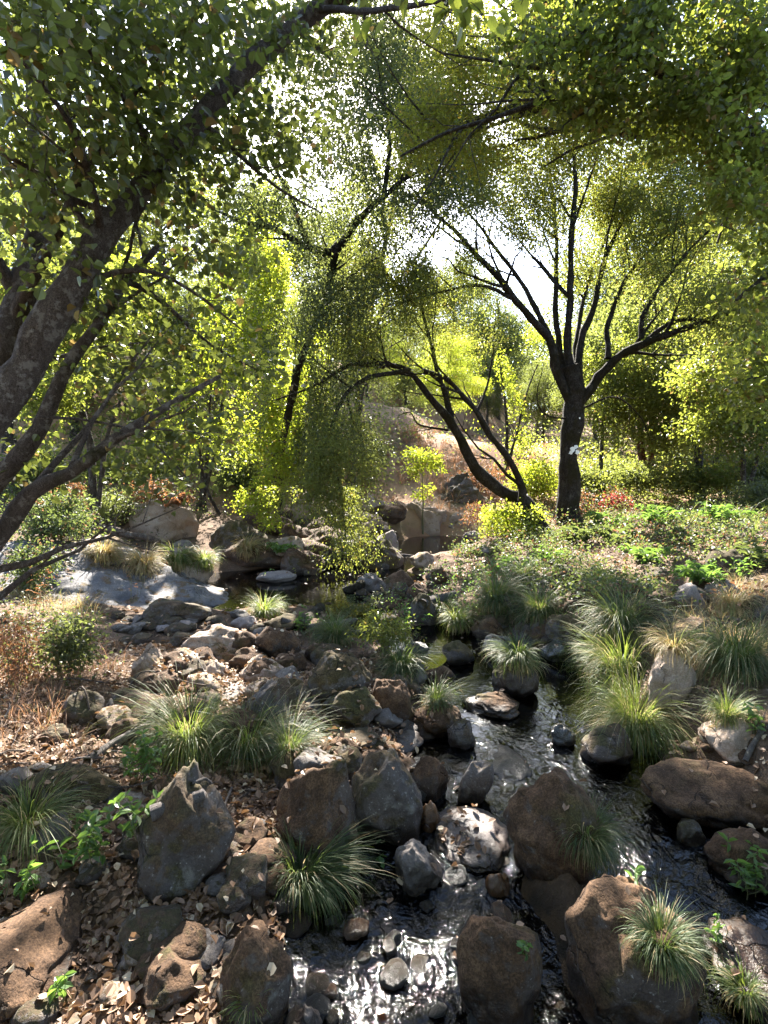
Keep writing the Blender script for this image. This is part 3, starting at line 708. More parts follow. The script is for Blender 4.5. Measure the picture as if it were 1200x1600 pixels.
# ------------------------------------------------------------------ trees
def grow_tree(name, label, cat, limbs, sprays, leaf, bark, seed, group=None, twig=.004, sides=9, gaps=True, base=None, curl=.10, keepsun=True, sag=0.0, crown_name='crown', rough=.22, subs=2):
    """limbs: [(points (n,3), r0, r1)], sprays: (n,3) ends of twigs that carry leaves"""
    rng = np.random.default_rng(seed)
    if base is None: base = np.array(limbs[0][0][0])
    root = empty(name, base); tag(root, label, cat, group)
    wood = MB(); NP = []; NR = []
    for k, (pts, r0, r1) in enumerate(limbs):
        pts = np.array(pts, float)
        L = np.linalg.norm(np.diff(pts, axis=0), axis=1).sum()
        P, par = catmull(pts, max(.06, min(.22, L / 30)))
        t = par / (len(pts) - 1)
        r = (r0 + (r1 - r0) * t ** .85)
        wob = np.stack([fbm(P * .9 + 11 * j, 3, seed + j) for j in range(3)], 1) * (np.minimum(r, .12)[:, None] * (.7 if k or len(limbs[0][0]) >= 9 else .22) + .015) * sstep(0, .15, t)[:, None]
        P = P + wob
        if k == 0: r = r * (1 + .5 * np.exp(-t * 14))
        tube(wood, P, r, sides if r0 > .05 else 6, rough if r0 > .05 else .1, seed + k)
        if k == 0 and len(limbs) > 1 and len(limbs[0][0]) < 9:      # a bare trunk bears no twigs low down
            m = t > .75
        else: m = t > .22
        NP.append(P[m]); NR.append(r[m])
        if subs:
            todo = [(P, r, t, subs, 1.0 if k else .6)]
            while todo:
                Q, qr, qt, dep, sc = todo.pop()
                LQ = np.linalg.norm(np.diff(Q, axis=0), axis=1).sum()
                if LQ < .25: continue
                T = unit(np.gradient(Q, axis=0)); nch = int(np.clip(LQ * (3.2 if dep == subs else 2.6) / max(.5, LQ ** .5), 2, 9))
                for tt in rng.uniform(.30 if k or dep < subs else .78, .98, nch):
                    i = min(len(Q) - 1, int(tt * len(Q))); l = LQ * (.50 - .25 * tt) * rng.uniform(.6, 1.25) * sc
                    pd = rng.normal(size=3); pd -= T[i] * (pd @ T[i]); pd = unit(pd)
                    d0 = unit(T[i] * .75 + pd * .8 + [0, 0, .18]); bend = rng.normal(size=3) * .22 + [0, 0, .12]
                    n_ = 7; s_ = np.linspace(0, 1, n_)[:, None]
                    B = Q[i] + d0 * l * s_ + bend * l * s_ ** 2 * .6 + rng.normal(size=(n_, 3)) * .025 * l * s_
                    br = max(min(qr[i] * .6, .035 * l + .004), twig * .5); bt = np.linspace(0, 1, n_); rr = br + (twig * .4 - br) * bt ** .8
                    tube(wood, B, rr, 5 if br > .012 else 4, 0, seed)
                    NP.append(B[1:]); NR.append(rr[1:])
                    if dep > 1: todo.append((B, rr, bt, dep - 1, 1.0))
    NP = np.concatenate(NP); NR = np.concatenate(NR)
    S = np.array(sprays, float).reshape(-1, 3)
    d = np.full(len(S), 1e9); src = np.zeros(len(S), int)
    def relax(s0):
        for s in range(s0, len(NP), 400):
            dd = np.linalg.norm(S[:, None, :] - NP[None, s:s + 400], axis=2)
            j = dd.argmin(1); mn = dd[np.arange(len(S)), j]
            b = mn < d; d[b] = mn[b]; src[b] = j[b] + s
    relax(0)
    done = np.zeros(len(S), bool); LC, LA, LR = [], [], []
    for _ in range(len(S)):
        k = np.where(done, 1e18, d).argmin(); done[k] = True
        a, e = NP[src[k]], S[k]; L = max(d[k], .05)
        n = int(np.clip(L / .18, 3, 10)); t = np.linspace(0, 1, n + 1)[:, None]
        w = rng.normal(size=3) * curl * L; w2 = rng.normal(size=3) * curl * .6 * L
        P = a + (e - a) * t + w * np.sin(math.pi * t) + w2 * np.sin(2 * math.pi * t) + np.array([0, 0, 1]) * (.10 * L) * np.sin(math.pi * t)
        r0 = min(NR[src[k]] * .62, twig + .011 * L); r1 = max(twig * .45, .0012)
        rr = r0 + (r1 - r0) * t[:, 0]
        tube(wood, P, rr, 4 if r0 < .012 else 5, 0, seed)
        NP = np.vstack([NP, P[1:]]); s0 = len(NR); NR = np.concatenate([NR, rr[1:]])
        dd = np.linalg.norm(S[:, None, :] - P[None, 1:], axis=2); j = dd.argmin(1); mn = dd[np.arange(len(S)), j]
        b = mn < d; d[b] = mn[b]; src[b] = j[b] + s0
        m = leaf['n']; m = int(m * rng.uniform(.5, 1.5)); tdir = unit(e - a)
        Rr = leaf['R'] * rng.uniform(.7, 1.35)
        s = rng.beta(2, 1.3, m)[:, None]
        c = a + (e - a) * np.maximum(0, 1 - (1 - s) * min(1.0, 2.2 * Rr / L)) + rng.normal(size=(m, 3)) * Rr * np.array([.6, .6, .45])
        c[:, 2] -= sag * rng.random(m) * Rr * 3
        LC.append(c); LA.append(np.repeat(tdir[None] * .6, m, 0) + unit(c - e) * .6)
    if LC:
        C = np.concatenate(LC); A = np.concatenate(LA)
        if keepsun:
            kk = sun_keep(C, rng); C, A = C[kk], A[kk]
        lv = MB()
        leaf_geo(lv, C, leaf['size'], rng, leaf.get('shape', 'kite'), leaf.get('up', .5), leaf.get('droop', .4), leaf.get('wid', .62), A)
    wood.build('trunk', bark, root, base)
    if LC: lv.build(crown_name, leaf['mat'], root, base, smooth=False)
    return root

def L_(pts, r0, r1): return (np.array([at(*p) for p in pts]), r0, r1)

def blobs(lst, seed, jitter=1.0):
    """(px, py, depth, rx, ry, n[, depth radius]) -> twig ends filling those ellipsoids"""
    rng = np.random.default_rng(seed); out = []
    for b in lst:
        px, py, Y, rx, ry, n = b[:6]; dr = b[6] if len(b) > 6 else rx * Y / F
        u = unit(rng.normal(size=(n, 3))) * (rng.random((n, 1)) ** .45)
        for q in u: out.append(at(px + q[0] * rx, py + q[1] * ry, max(.9, Y + q[2] * dr)))
    return np.array(out)

# --- the big mossy tree on the right bank
g0 = gp(893, 832, False); Yb = 12.2
def ZB(px, Y): x = at(px, 800, Y)[0]; return np.array([x, Y, zt([x], [Y])[0] - .08])
b0 = ZB(893, Yb)
trunk = (np.vstack([b0, [at(889, 790, Yb), at(890, 740, Yb), at(892, 690, Yb), at(897, 640, Yb), at(896, 600, Yb), at(893, 575, Yb)]]), .265, .215)
limbs = [trunk,
 L_([(893,628,12.2),(872,585,12.1),(860,530,12),(818,482,11.7),(770,428,11.3),(722,372,11),(682,335,10.8),(640,290,10.6)], 0.126, 0.019),
 L_([(858,525,12),(832,470,12.2),(800,420,12.3),(755,362,12.4),(715,312,12.4),(700,250,12.3)], 0.069, 0.013),
 L_([(885,600,12.2),(876,540,12.4),(867,470,12.6),(870,400,12.8),(867,330,13),(858,260,13),(850,180,13)], 0.088, 0.013),
 L_([(893,600,12.2),(889,500,12),(893,400,11.8),(898,300,11.6),(897,240,11.5),(908,150,11.3)], 0.100, 0.019),
 L_([(902,590,12.2),(915,520,12.4),(935,450,12.6),(950,390,12.8),(985,320,13),(1020,270,13.1),(1065,225,13.2)], 0.094, 0.013),
 L_([(900,580,12.2),(905,510,12.9),(922,430,13.4),(955,350,13.8),(985,250,14)], 0.069, 0.013),
 L_([(905,628,12.2),(945,580,12),(1000,542,11.6),(1065,520,11.2),(1120,495,10.8),(1210,470,10.4)], 0.120, 0.032),
 L_([(1000,542,11.6),(1050,505,11.4),(1090,500,11.2),(1150,520,10.9),(1200,540,10.7)], 0.057, 0.019),
 L_([(950,560,12),(958,480,12.2),(990,420,12.3),(1040,372,12.3),(1110,325,12.2)], 0.063, 0.013),
 L_([(1002,530,11.7),(1010,480,11.6),(1042,430,11.5),(1092,375,11.3),(1140,335,11)], 0.063, 0.013),
 L_([(805,468,11.6),(750,448,11.2),(700,455,10.9),(640,470,10.6),(600,480,10.4)], 0.044, 0.009),
 L_([(890,655,12.1),(850,645,11.9),(840,615,11.7),(850,570,11.6)], 0.025, 0.006),
 L_([(905,640,12.3),(960,620,12.6),(1000,650,12.9),(1015,685,13.0)], 0.028, 0.007)]
sp = blobs([(700,320,10.9,100,90,42,1.3),(790,230,12,130,90,55,1.6),(900,160,12,150,100,70,1.6),(1020,230,13,120,90,50,1.4),(1110,330,12,110,90,48,1.4),(1130,470,10.8,90,50,30,1.2),
            (950,330,13.5,80,70,20,1.0),(640,430,10.6,70,70,32,1.1),(760,120,12,130,80,45,1.5),(980,60,12,180,80,60,1.5),(860,20,12,160,70,40,1.5),(650,210,11,80,90,38,1.2),
            (740,440,11.2,60,50,9,.8),(1180,520,10.5,60,50,24,.9),(850,340,12.5,60,60,12,1),(1040,420,12,70,60,22,1),(690,180,11,70,70,26,1),(870,250,12.5,70,60,30,1.2),(945,300,13,60,60,26,1.2),(830,330,11.8,50,50,20,1),(1010,320,12.6,60,50,26,1.2),(900,400,12.8,40,50,10,1),(1080,240,12.6,80,60,30,1.3),(1180,300,12,60,80,30,1.3)], 11)
T = grow_tree('tree', 'big mossy dark trunked tree with white paint mark and wide limbs on the right bank', 'tree', limbs, sp,
          dict(n=230, R=.42, size=.068, mat=M['leaf_ash'], wid=.52, droop=.5), M['bark_moss'], 21, twig=.006, sides=14)
# trail mark painted on its trunk
mk = MB(); rng = np.random.default_rng(8)
for (cx, cy, s) in ((889, 704, 6.5), (896, 707, 5.5), (886, 708, 4.5), (893, 700, 5.5), (898, 676, 3.2), (900, 655, 2.2)):
    n = 12; a = np.arange(n) / n * 2 * math.pi; rr = .62 * s * (1 + .3 * rng.normal(size=n).clip(-1, 1))
    px = cx + rr * np.cos(a); py = cy + rr * np.sin(a)
    # each mark wraps the front of the trunk
    ring = []
    for x, y in zip(px, py):
        o = at(x, y, Yb); ax = at(891 + (703 - y) * .03, y, Yb)
        dx = np.clip((o[0] - ax[0]) / .25, -.95, .95); ring.append([o[0], Yb - .25 * math.sqrt(1 - dx * dx) - .012, o[2]])
    ring = np.array(ring); c = ring.mean(0); back = ring + [0, .03, 0]
    mk.add(np.vstack([ring, [c - [0, .004, 0]], back]), np.array([[i, (i + 1) % n, n] for i in range(n)]))
    mk.add(np.vstack([ring, back]), np.array([[i, i + n, (i + 1) % n + n, (i + 1) % n] for i in range(n)]))
mk.build('paint_mark', M['paint'], T, b0)

# --- the leaning twin stemmed tree over the far pool
b1 = ZB(847, 11.3)
s1 = (np.vstack([b1, [at(822, 785, 11.2), at(775, 766, 11.1), at(742, 734, 11), at(720, 690, 10.9), at(700, 652, 10.8), at(680, 628, 10.7), at(645, 588, 10.5), at(605, 572, 10.3), at(560, 566, 10.0)]]), .17, .035)
s2 = (np.vstack([b1 + [-.08, .1, 0], [at(826, 815, 11.0), at(814, 800, 10.9), at(816, 768, 10.9), at(800, 724, 10.8), at(775, 694, 10.7), at(754, 658, 10.6), at(728, 622, 10.5), at(698, 592, 10.4), at(660, 578, 10.2)]]), .10, .04)
limbs = [s1, s2, L_([(706,668,10.9),(700,620,11),(688,585,11),(672,540,11),(660,480,11),(650,420,11)], .075, .015), L_([(745,645,10.6),(760,600,10.7),(770,550,10.7),(775,480,10.6)], .03, .008),
 L_([(600,572,10.3),(545,572,9.9),(505,595,9.6),(468,612,9.4),(430,625,9.2)], .05, .012), L_([(640,578,10.2),(560,600,9.6),(520,660,9.2),(520,720,8.9),(532,780,8.7),(540,840,8.5)], .05, .010),
 L_([(700,672,10.9),(672,667,10.8),(652,662,10.8),(640,645,10.7),(622,650,10.7)], .028, .008), L_([(650,480,11),(600,420,10.8),(560,360,10.6)], .03, .01)]
sp = blobs([(700,500,11,90,90,30,1.2),(630,500,10.5,70,80,44,1),(560,520,10,80,60,44,1),(500,650,9.4,80,55,44,.9),(500,705,9,85,50,60,.9),(525,765,8.7,52,60,34,.6),(545,830,8.5,34,34,12,.4),(470,750,8.9,50,40,18,.6),(600,430,10.6,70,80,44,1),
            (770,570,10.7,35,70,20,.5),(460,600,9.3,50,40,22,.6),(800,620,10.8,30,60,12,.4),(680,420,11,70,50,14,1)], 12)
grow_tree('tree', 'twin stemmed tree leaning out over the far pool with a branch drooping to the water', 'tree', limbs, sp,
          dict(n=150, R=.30, size=.055, mat=M['leaf_ash'], wid=.42, droop=.8), M['bark_moss'], 22, twig=.004, sag=.4)

# --- the dark tree rising behind the pool in the middle
b2 = ZB(432, 12.0)
limbs = [(np.vstack([b2, [at(440, 700, 11.7), at(462, 590, 11.2), at(500, 480, 10.5), at(523, 392, 10)]]), .085, .07),
 L_([(523,395,10),(482,386,9.8),(430,358,9.5),(385,350,9.2),(340,330,9)], .085, .02), L_([(523,392,10),(560,340,9.9),(595,308,9.8),(630,282,9.7),(690,250,9.6)], .085, .02),
 L_([(482,386,9.8),(450,300,9.9),(400,200,10),(370,90,9.9)], .055, .012), L_([(523,450,10.2),(560,420,10.2),(590,400,10.2)], .03, .01), L_([(600,304,9.8),(610,200,9.8),(590,110,9.8),(600,40,9.8)], .045, .01)]
sp = blobs([(540,310,9.8,100,90,55,1.3),(450,300,9.5,90,90,50,1.3),(560,190,9.8,110,90,58,1.4),(490,440,9.8,75,70,30,1.1),(560,420,10,60,60,34,.9),(400,250,9.4,90,90,42,1.2),(470,110,9.8,120,90,52,1.4),
            (590,60,9.8,100,80,46,1.4),(670,250,9.6,70,70,34,1),(470,520,9.9,70,50,20,1),(640,330,9.8,50,50,20,.8),(465,600,10.0,48,75,40,.6),(500,690,9.7,60,50,24,.8),(510,560,10.0,75,60,30,1.0),(560,480,10.2,60,50,24,1),(480,640,9.9,70,50,26,1),(540,690,9.7,70,50,26,1),(470,470,9.7,60,70,30,1),(360,340,9.1,60,60,20,.8),(500,-40,9.6,200,70,60,1.6),(420,-190,9,200,90,50,1.8),(650,-190,9,200,90,50,1.8),(560,-360,8.5,300,90,60,2),(610,170,9.8,80,80,40,1.2),(690,300,9.8,60,60,12,1)], 13)
grow_tree('tree', 'dark leaved tree with a crooked upper fork rising behind the pool in the middle', 'tree', limbs, sp,
          dict(n=110, R=.46, size=.07, mat=M['leaf_dark'], wid=.5, droop=.7), M['bark_moss'], 23, twig=.005, sag=.3)

# --- the near alder on the left with several leaning stems
b3 = np.array([-2.35, 2.15, zt([-2.35], [2.15])[0] - .05])
limbs = [(np.vstack([b3, [at(-170, 960, 2.2), at(-70, 760, 2.25), at(5, 640, 2.3), at(55, 580, 2.35), at(100, 510, 2.4), at(135, 440, 2.45), at(152, 390, 2.5), at(180, 335, 2.55), at(232, 260, 2.65), at(305, 180, 2.75), at(395, 102, 2.9), at(500, 15, 3.05), at(620, -80, 3.2)]]), .100, .036),
 (np.vstack([b3 + [.1, .1, 0], [at(-120, 960, 2.3), at(0, 835, 2.4), at(50, 772, 2.4), at(112, 742, 2.4), at(180, 692, 2.4), at(262, 640, 2.5), at(345, 590, 2.6)]]), .055, .010),
 (np.vstack([b3 + [-.05, .2, 0], [at(-70, 850, 2.6), at(8, 735, 2.65), at(58, 672, 2.7), at(95, 592, 2.75), at(152, 520, 2.8), at(205, 440, 2.9), at(250, 390, 3.0)]]), .06, .015),
 (np.vstack([b3 + [-.3, .3, 0], [at(-120, 700, 2.7), at(-20, 560, 2.8), at(14, 480, 2.9), at(42, 400, 3), at(68, 300, 3.1), at(60, 150, 3.2), at(40, 0, 3.3)]]), .10, .04),
 L_([(150,392,2.5),(110,320,2.4),(60,270,2.3),(0,240,2.2)], .022, .006), L_([(160,370,2.5),(140,290,2.3),(110,200,2.1),(60,130,2.0),(0,60,1.9)], .02, .005),
 L_([(232,260,2.65),(210,180,2.4),(150,100,2.2),(100,20,2.0)], .02, .005), L_([(180,335,2.55),(90,300,2.5),(20,260,2.6),(-40,200,2.7)], .018, .005),
 L_([(200,440,2.9),(260,480,3),(330,540,3.1),(400,580,3.1)], .018, .004), L_([(60,652,2.4),(150,660,2.5),(240,690,2.6),(330,790,2.7)], .008, .003),
 L_([(305,180,2.75),(360,230,2.8),(430,290,2.9),(500,330,3)], .016, .004), L_([(500,15,3.05),(600,10,2.6),(690,0,2.2),(760,-20,2.0)], .018, .005),
 L_([(135,440,2.45),(230,430,2.5),(300,460,2.6),(380,520,2.7)], .014, .004)]
sp = blobs([(90,120,2.3,120,130,34,.6),(220,120,2.5,120,120,32,.6),(60,280,2.4,90,80,24,.6),(330,120,2.9,110,110,30,.6),(300,260,2.9,110,90,32,.6),(190,250,2.4,80,70,16,.5),(60,20,2.2,150,60,26,.5),(280,20,2.6,150,60,28,.6),
            (110,430,2.6,90,60,14,.6),(300,420,3,110,80,18,.6),(250,520,3.1,120,70,17,.6),(360,560,3.1,80,60,12,.5),(180,600,3,110,60,15,.6),(300,640,2.8,80,60,10,.5),(60,520,3.2,60,80,14,.5),
            (430,190,3,90,90,18,.6),(470,40,3.2,90,60,18,.6),(230,700,2.7,80,40,12,.4),(40,720,3,60,60,9,.4),(120,130,4.0,160,130,44,.7),(330,160,4.3,140,120,44,.7),(220,320,4.2,120,80,26,.6),(440,60,4.4,90,80,24,.6),(60,320,4,90,90,22,.6),(180,40,2.6,180,60,16,.6)], 14)
grow_tree('tree', 'near alder with several leaning rough barked stems and large round leaves at the left edge', 'tree', limbs, sp,
          dict(n=22, R=.15, size=.050, mat=M['leaf_near'], shape='nice', wid=.82, droop=.5, up=.8), M['bark_near'], 24, twig=.0022, sides=16)

# --- a spray of big leaves hanging into the top of the frame
limbs = [L_([(820,-220,1.7),(760,-110,1.65),(715,-40,1.6),(690,10,1.6)], .012, .004), L_([(720,-50,1.6),(660,-30,1.6),(600,-10,1.62)], .006, .003), L_([(730,-60,1.62),(790,-30,1.62),(830,0,1.6)], .006, .003)]
sp = blobs([(735,20,1.6,40,30,5,.12),(600,0,1.62,40,24,4,.1),(690,5,1.6,40,20,4,.1),(800,0,1.6,40,20,4,.1)], 15)
grow_tree('hanging_branch', 'twig of big dark leaves hanging into the top of the frame right of the sun', 'branch', limbs, sp,
          dict(n=3, R=.06, size=.065, mat=M['leaf_alder'], shape='nice', wid=.62, droop=.9), M['bark_grey'], 25, twig=.0016, keepsun=False, crown_name='foliage', subs=0)

# --- the tree on the right whose crown overhangs the frame
b5 = np.array([5.6, 5.9, zt([5.6], [5.9])[0] - .05])
limbs = [(np.vstack([b5, [at(1420, 700, 6), at(1400, 500, 6), at(1350, 340, 6), at(1270, 260, 6), at(1195, 222, 5.9), at(1120, 165, 5.8), at(1030, 95, 5.7), at(930, 60, 5.6), at(820, 60, 5.5)]]), .24, .035),
 L_([(1350,340,6),(1260,380,5.8),(1200,430,5.6),(1150,470,5.5)], .07, .015), L_([(1250,250,6),(1180,90,5.9),(1120,-20,5.8)], .08, .02),
 L_([(1090,140,5.8),(1000,150,5.7),(900,145,5.6),(850,155,5.55),(770,182,5.5),(680,212,5.4),(625,245,5.4)], .045, .010), L_([(1195,222,5.9),(1150,300,5.7),(1120,380,5.6)], .04, .01),
 L_([(1400,500,6),(1300,540,5.8),(1220,580,5.6),(1150,600,5.5)], .05, .012), L_([(930,60,5.6),(850,100,5.6),(760,90,5.5),(690,80,5.5)], .03, .008)]
sp = blobs([(1130,110,5.6,110,100,56,.9),(1000,60,5.6,110,70,48,.9),(1170,260,5.6,80,100,46,.8),(1190,420,5.5,55,80,30,.7),(880,60,5.5,100,60,34,.8),(1060,190,5.6,90,60,34,.7),(930,150,5.6,80,50,26,.6),
            (1190,560,5.5,50,60,20,.6),(1130,340,5.6,50,50,12,.6),(1150,20,5.6,120,60,40,.9),(960,-40,5.6,200,50,40,.9),(1200,620,5.5,60,30,12,.5)], 16)
grow_tree('tree', 'maple like tree at the right edge whose dark canopy overhangs the top right corner', 'tree', limbs, sp,
          dict(n=46, R=.20, size=.072, mat=M['leaf_alder'], wid=.75, droop=.4, shape='nice'), M['bark_grey'], 26, twig=.004)
# its neighbour with small golden leaves
b6 = np.array([6.6, 7.4, zt([6.6], [7.4])[0] - .05])
limbs = [(np.vstack([b6, [at(1360, 560, 7.3), at(1330, 300, 7.2), at(1210, 150, 7.0), at(1090, 190, 6.8), at(980, 200, 6.7), at(860, 165, 6.6), at(770, 186, 6.5), at(690, 212, 6.4), at(640, 240, 6.3)]]), .2, .012),
 L_([(860,165,6.6),(800,110,6.6),(740,70,6.5),(690,40,6.5)], .03, .008), L_([(770,186,6.5),(720,230,6.4),(690,270,6.4)], .02, .006), L_([(980,200,6.7),(900,230,6.6),(850,260,6.6)], .025, .008)]
sp = blobs([(730,110,6.5,80,60,46,.6),(690,190,6.4,70,50,40,.5),(800,160,6.5,80,50,40,.6),(660,240,6.3,50,40,18,.4),(760,250,6.5,70,40,24,.5),(880,200,6.6,70,50,24,.6),(700,30,6.4,80,50,26,.6),(980,230,6.7,70,40,16,.5)], 17)
grow_tree('tree', 'long limb tree from the right with small golden leaves in the upper middle', 'tree', limbs, sp,
          dict(n=60, R=.22, size=.042, mat=M['leaf_gold'], wid=.7, droop=.4), M['bark_grey'], 27, twig=.003)

# --- bright trees on the left bank behind the stems
def multi(px, Y, stems, spr, seed, label, bark, mat, size=.075, n=120, Rr=.30, wid=.7, r=.05, name='tree', group=None, droop=.5):
    b = ZB(px, Y); lim = []
    for k, (pts, r0) in enumerate(stems):
        lim.append((np.vstack([b + [.12 * math.cos(k * 2.1) * k, .1 * math.sin(k * 2.1) * k, 0], [at(*p) for p in pts]]), r0, r0 * .25))
    return grow_tree(name, label, 'tree' if name == 'tree' else name.split('_')[-1], lim, blobs(spr, seed), dict(n=n, R=Rr, size=size, mat=mat, wid=wid, droop=droop), bark, seed, twig=.004, group=group)
multi(318, 12.2, [([(312,690,12.2),(302,600,12.2),(290,480,12.2)], .07), ([(327,690,12.1),(333,600,12),(350,480,12)], .05), ([(340,700,12.3),(352,620,12.4),(400,480,12.4)], .06), ([(300,720,12),(262,650,12),(220,580,12)], .04)],
      [(330,480,12.2,110,90,62,1.4),(400,450,12.4,80,90,50,1.2),(270,560,12,90,70,46,1.2),(350,600,12,80,60,44,1.2),(220,600,12,70,60,28,1),(400,580,12.2,60,80,40,1),(300,680,11.8,70,40,24,.8),(380,690,11.8,60,50,30,.8),(452,600,10.6,35,60,30,.6),(450,700,10.4,35,50,30,.6)], 31,
      'clump of thin grey stems with bright yellow green leaves behind the huge fern topped boulder', M['bark_grey'], M['leaf_bright'])
multi(425, 12.8, [([(430,690,12.8),(425,560,12.9),(415,430,13),(400,300,13)], .09), ([(445,700,12.7),(455,600,12.6),(465,520,12.5)], .04)],
      [(410,430,13,70,90,44,1.2),(440,560,12.8,60,80,40,1),(420,680,12.4,50,60,30,.8),(390,330,13,80,80,38,1.2),(450,640,12.5,40,50,18,.6)], 32,
      'slender bright leaved tree between the stem clump and the dark middle tree', M['bark_grey'], M['leaf_bright'])
multi(385, 10.6, [([(385,830,10.5),(380,810,10.3),(395,780,9.9),(415,760,9.6)], .02)],
      [(405,780,9.7,55,34,30,.5),(425,750,9.7,34,28,14,.4),(418,812,9.5,22,20,9,.3)], 33, 'small sunlit bush glowing yellow green just above the broad pool boulder', M['stem'], M['leaf_bright'], .055, 60, .13, name='young_bush')
multi(150, 9.5, [([(140,700,9.5),(120,600,9.5),(100,480,9.5),(80,380,9.5)], .08), ([(165,700,9.4),(190,620,9.3),(215,540,9.3)], .05)],
      [(110,540,9.4,90,80,40,1),(180,620,9.3,80,60,38,.9),(60,620,9.3,70,70,28,.9),(230,560,9.3,60,60,28,.8),(60,440,9.5,80,80,28,1),(170,470,9.5,80,70,30,1),(150,700,9,70,40,18,.7),(240,690,9.2,60,40,16,.6)], 34,
      'broad leaved sunlit tree seen through the near alder stems on the left bank', M['bark_grey'], M['leaf_alder'], .085, 70, .26)
multi(548, 14.6, [([(552,690,14.6),(566,560,14.5),(590,430,14.4),(620,300,14.3),(640,180,14.3)], .13), ([(560,640,14.6),(600,480,14.8),(680,360,14.9),(730,280,15)], .07)],
      [(640,170,14.3,90,100,60,1.8),(620,300,14.3,80,80,50,1.6),(710,250,14.8,80,90,56,1.6),(570,420,14.4,60,80,34,1.2),(690,120,14.3,90,80,46,1.8),(760,320,15,60,60,26,1.2),(600,60,14.3,100,70,40,1.8)], 38,
      'tall fine leaved tree behind the dark middle tree, filling the gap under the sun', M['bark_grey'], M['leaf_ash'], .062, 190, .48)
# red trunked pair behind on the right
multi(1003, 17, [([(1002,720,17),(1000,650,17),(1010,560,17),(1005,450,17)], .16), ([(1014,720,16.9),(1018,650,16.8),(1035,570,16.7),(1060,500,16.6)], .13)],
      [(1000,600,17,110,70,70,2),(1080,600,16.6,90,60,56,1.8),(940,650,17,70,50,34,1.4),(1030,500,17,100,60,50,2),(1060,670,16,80,40,36,1.4),(960,540,17,70,60,34,1.4)], 35,
      'tree with two straight reddish trunks behind the undergrowth on the right', M['bark_red'], M['leaf_far'], .12, 90, .42)
multi(1165, 12.5, [([(1160,720,12.4),(1150,640,12.3),(1130,560,12.2)], .07), ([(1190,700,12.4),(1210,620,12.3),(1220,540,12.2)], .06)],
      [(1150,620,12.2,80,50,42,1.2),(1110,670,12,60,40,26,.8),(1190,680,12,50,50,28,.8),(1200,560,12.2,60,60,30,1),(1090,580,12.2,50,40,16,.8)], 36,
      'leafy tree at the right edge behind the cut log', M['bark_grey'], M['leaf_alder'], .085, 100, .30)
multi(792, 18, [([(792,720,18),(790,640,18),(780,560,18)], .10), ([(800,710,18),(815,640,18),(840,570,18)], .07)],
      [(785,600,18,60,60,44,1.6),(835,620,18,50,60,36,1.4),(760,660,18,40,40,20,1.2),(820,690,17.6,50,36,26,1.2),(850,540,18,50,40,22,1.4)], 39,
      'light green tree between the leaning stems and the big trunk', M['bark_grey'], M['leaf_bright'], .085, 110, .36)
multi(1095, 15, [([(1095,720,15),(1090,630,15),(1100,540,15)], .10), ([(1085,700,15.1),(1060,620,15.2),(1050,560,15.2)], .06)],
      [(1095,560,15,90,70,56,1.6),(1060,640,15,70,50,34,1.3),(1140,630,14.8,70,60,36,1.3),(1110,460,15,80,60,34,1.5),(1180,520,14.5,60,70,30,1.4)], 40,
      'green tree with a thin dark stem right of the reddish twin trunks', M['bark_grey'], M['leaf_ash'], .075, 150, .36)
multi(940, 16, [([(940,720,16),(945,640,16),(960,560,16)], .09)],
      [(950,600,16,60,60,40,1.4),(920,660,15.8,40,40,20,1),(985,560,16,60,60,34,1.4),(970,680,15.6,50,30,20,1)], 29,
      'leafy tree just right of the big mossy trunk, in front of the reddish twin trunks', M['bark_grey'], M['leaf_alder'], .075, 120, .34)
# sapling and bushes
multi(661, 13.9, [([(661,770,13.9),(660,735,13.9),(663,705,13.9)], .018), ([(668,745,13.9),(680,715,13.9)], .008)], [(660,715,13.9,28,16,26,.35),(680,730,13.9,18,12,10,.25),(648,735,13.9,15,10,7,.2),(661,770,13.9,14,12,6,.2)], 37,
      'slim sunlit sapling on the bare red bank across the far pool', M['stem'], M['leaf_bright'], .07, 36, .15, name='sapling')
def bush(px, py, Y, rx, ry, n, mat, label, seed, size=.06, nl=70, Rr=.14, name='bush', group=None, wid=.6, droop=.4, stems=6):
    b = ZB(px, Y) if Y else hit(px, py + ry)
    Y = Y or b[1]
    rng = np.random.default_rng(seed); lim = []
    top = at(px, py, Y); sx, sz = rx * Y / F, ry * Y / F
    for k in range(stems):
        a = rng.uniform(0, 6.28); e = top + [math.cos(a) * sx * .6, math.sin(a) * sx * .5, rng.uniform(-.2, .7) * sz]
        s = b + [math.cos(a) * .05, math.sin(a) * .05, -.02]
        lim.append((np.array([s, (s + e) / 2 + [0, 0, .12 * sz] + rng.normal(size=3) * .03, e]), max(.004, .012 * sx), .002))
    return grow_tree(name, label, name.split('_')[-1], lim, blobs([(px, py, Y, rx * .85, ry * .85, n, sx * .75)], seed), dict(n=nl, R=Rr, size=size, mat=mat, wid=wid, droop=droop), M['stem'], seed, group=group, twig=.0025, base=b, keepsun=False, crown_name='foliage', subs=0)
bush(800, 815, 11.0, 62, 42, 46, M['leaf_bright'], 'glowing yellow green bush at the foot of the leaning twin stems', 41, .065, 90, .17)
bush(742, 800, 11.9, 22, 20, 12, M['leaf_rust'], 'pinkish rusty bush left of the glowing yellow green bush', 42, .05, 70, .13)
bush(965, 785, 13.5, 34, 18, 13, M['leaf_red'], 'red leaved shrub beyond the big mossy trunk', 43, .07, 80, .16)
bush(905, 790, 13.6, 34, 26, 20, M['leaf_rust'], 'rust brown shrub right behind the base of the big mossy trunk', 44, .07, 70, .17)
bush(755, 882, 9.1, 74, 42, 70, M['leaf_blue'], 'dense dark green bramble mound right of the far pool', 45, .05, 90, .13, 'bramble_bush')
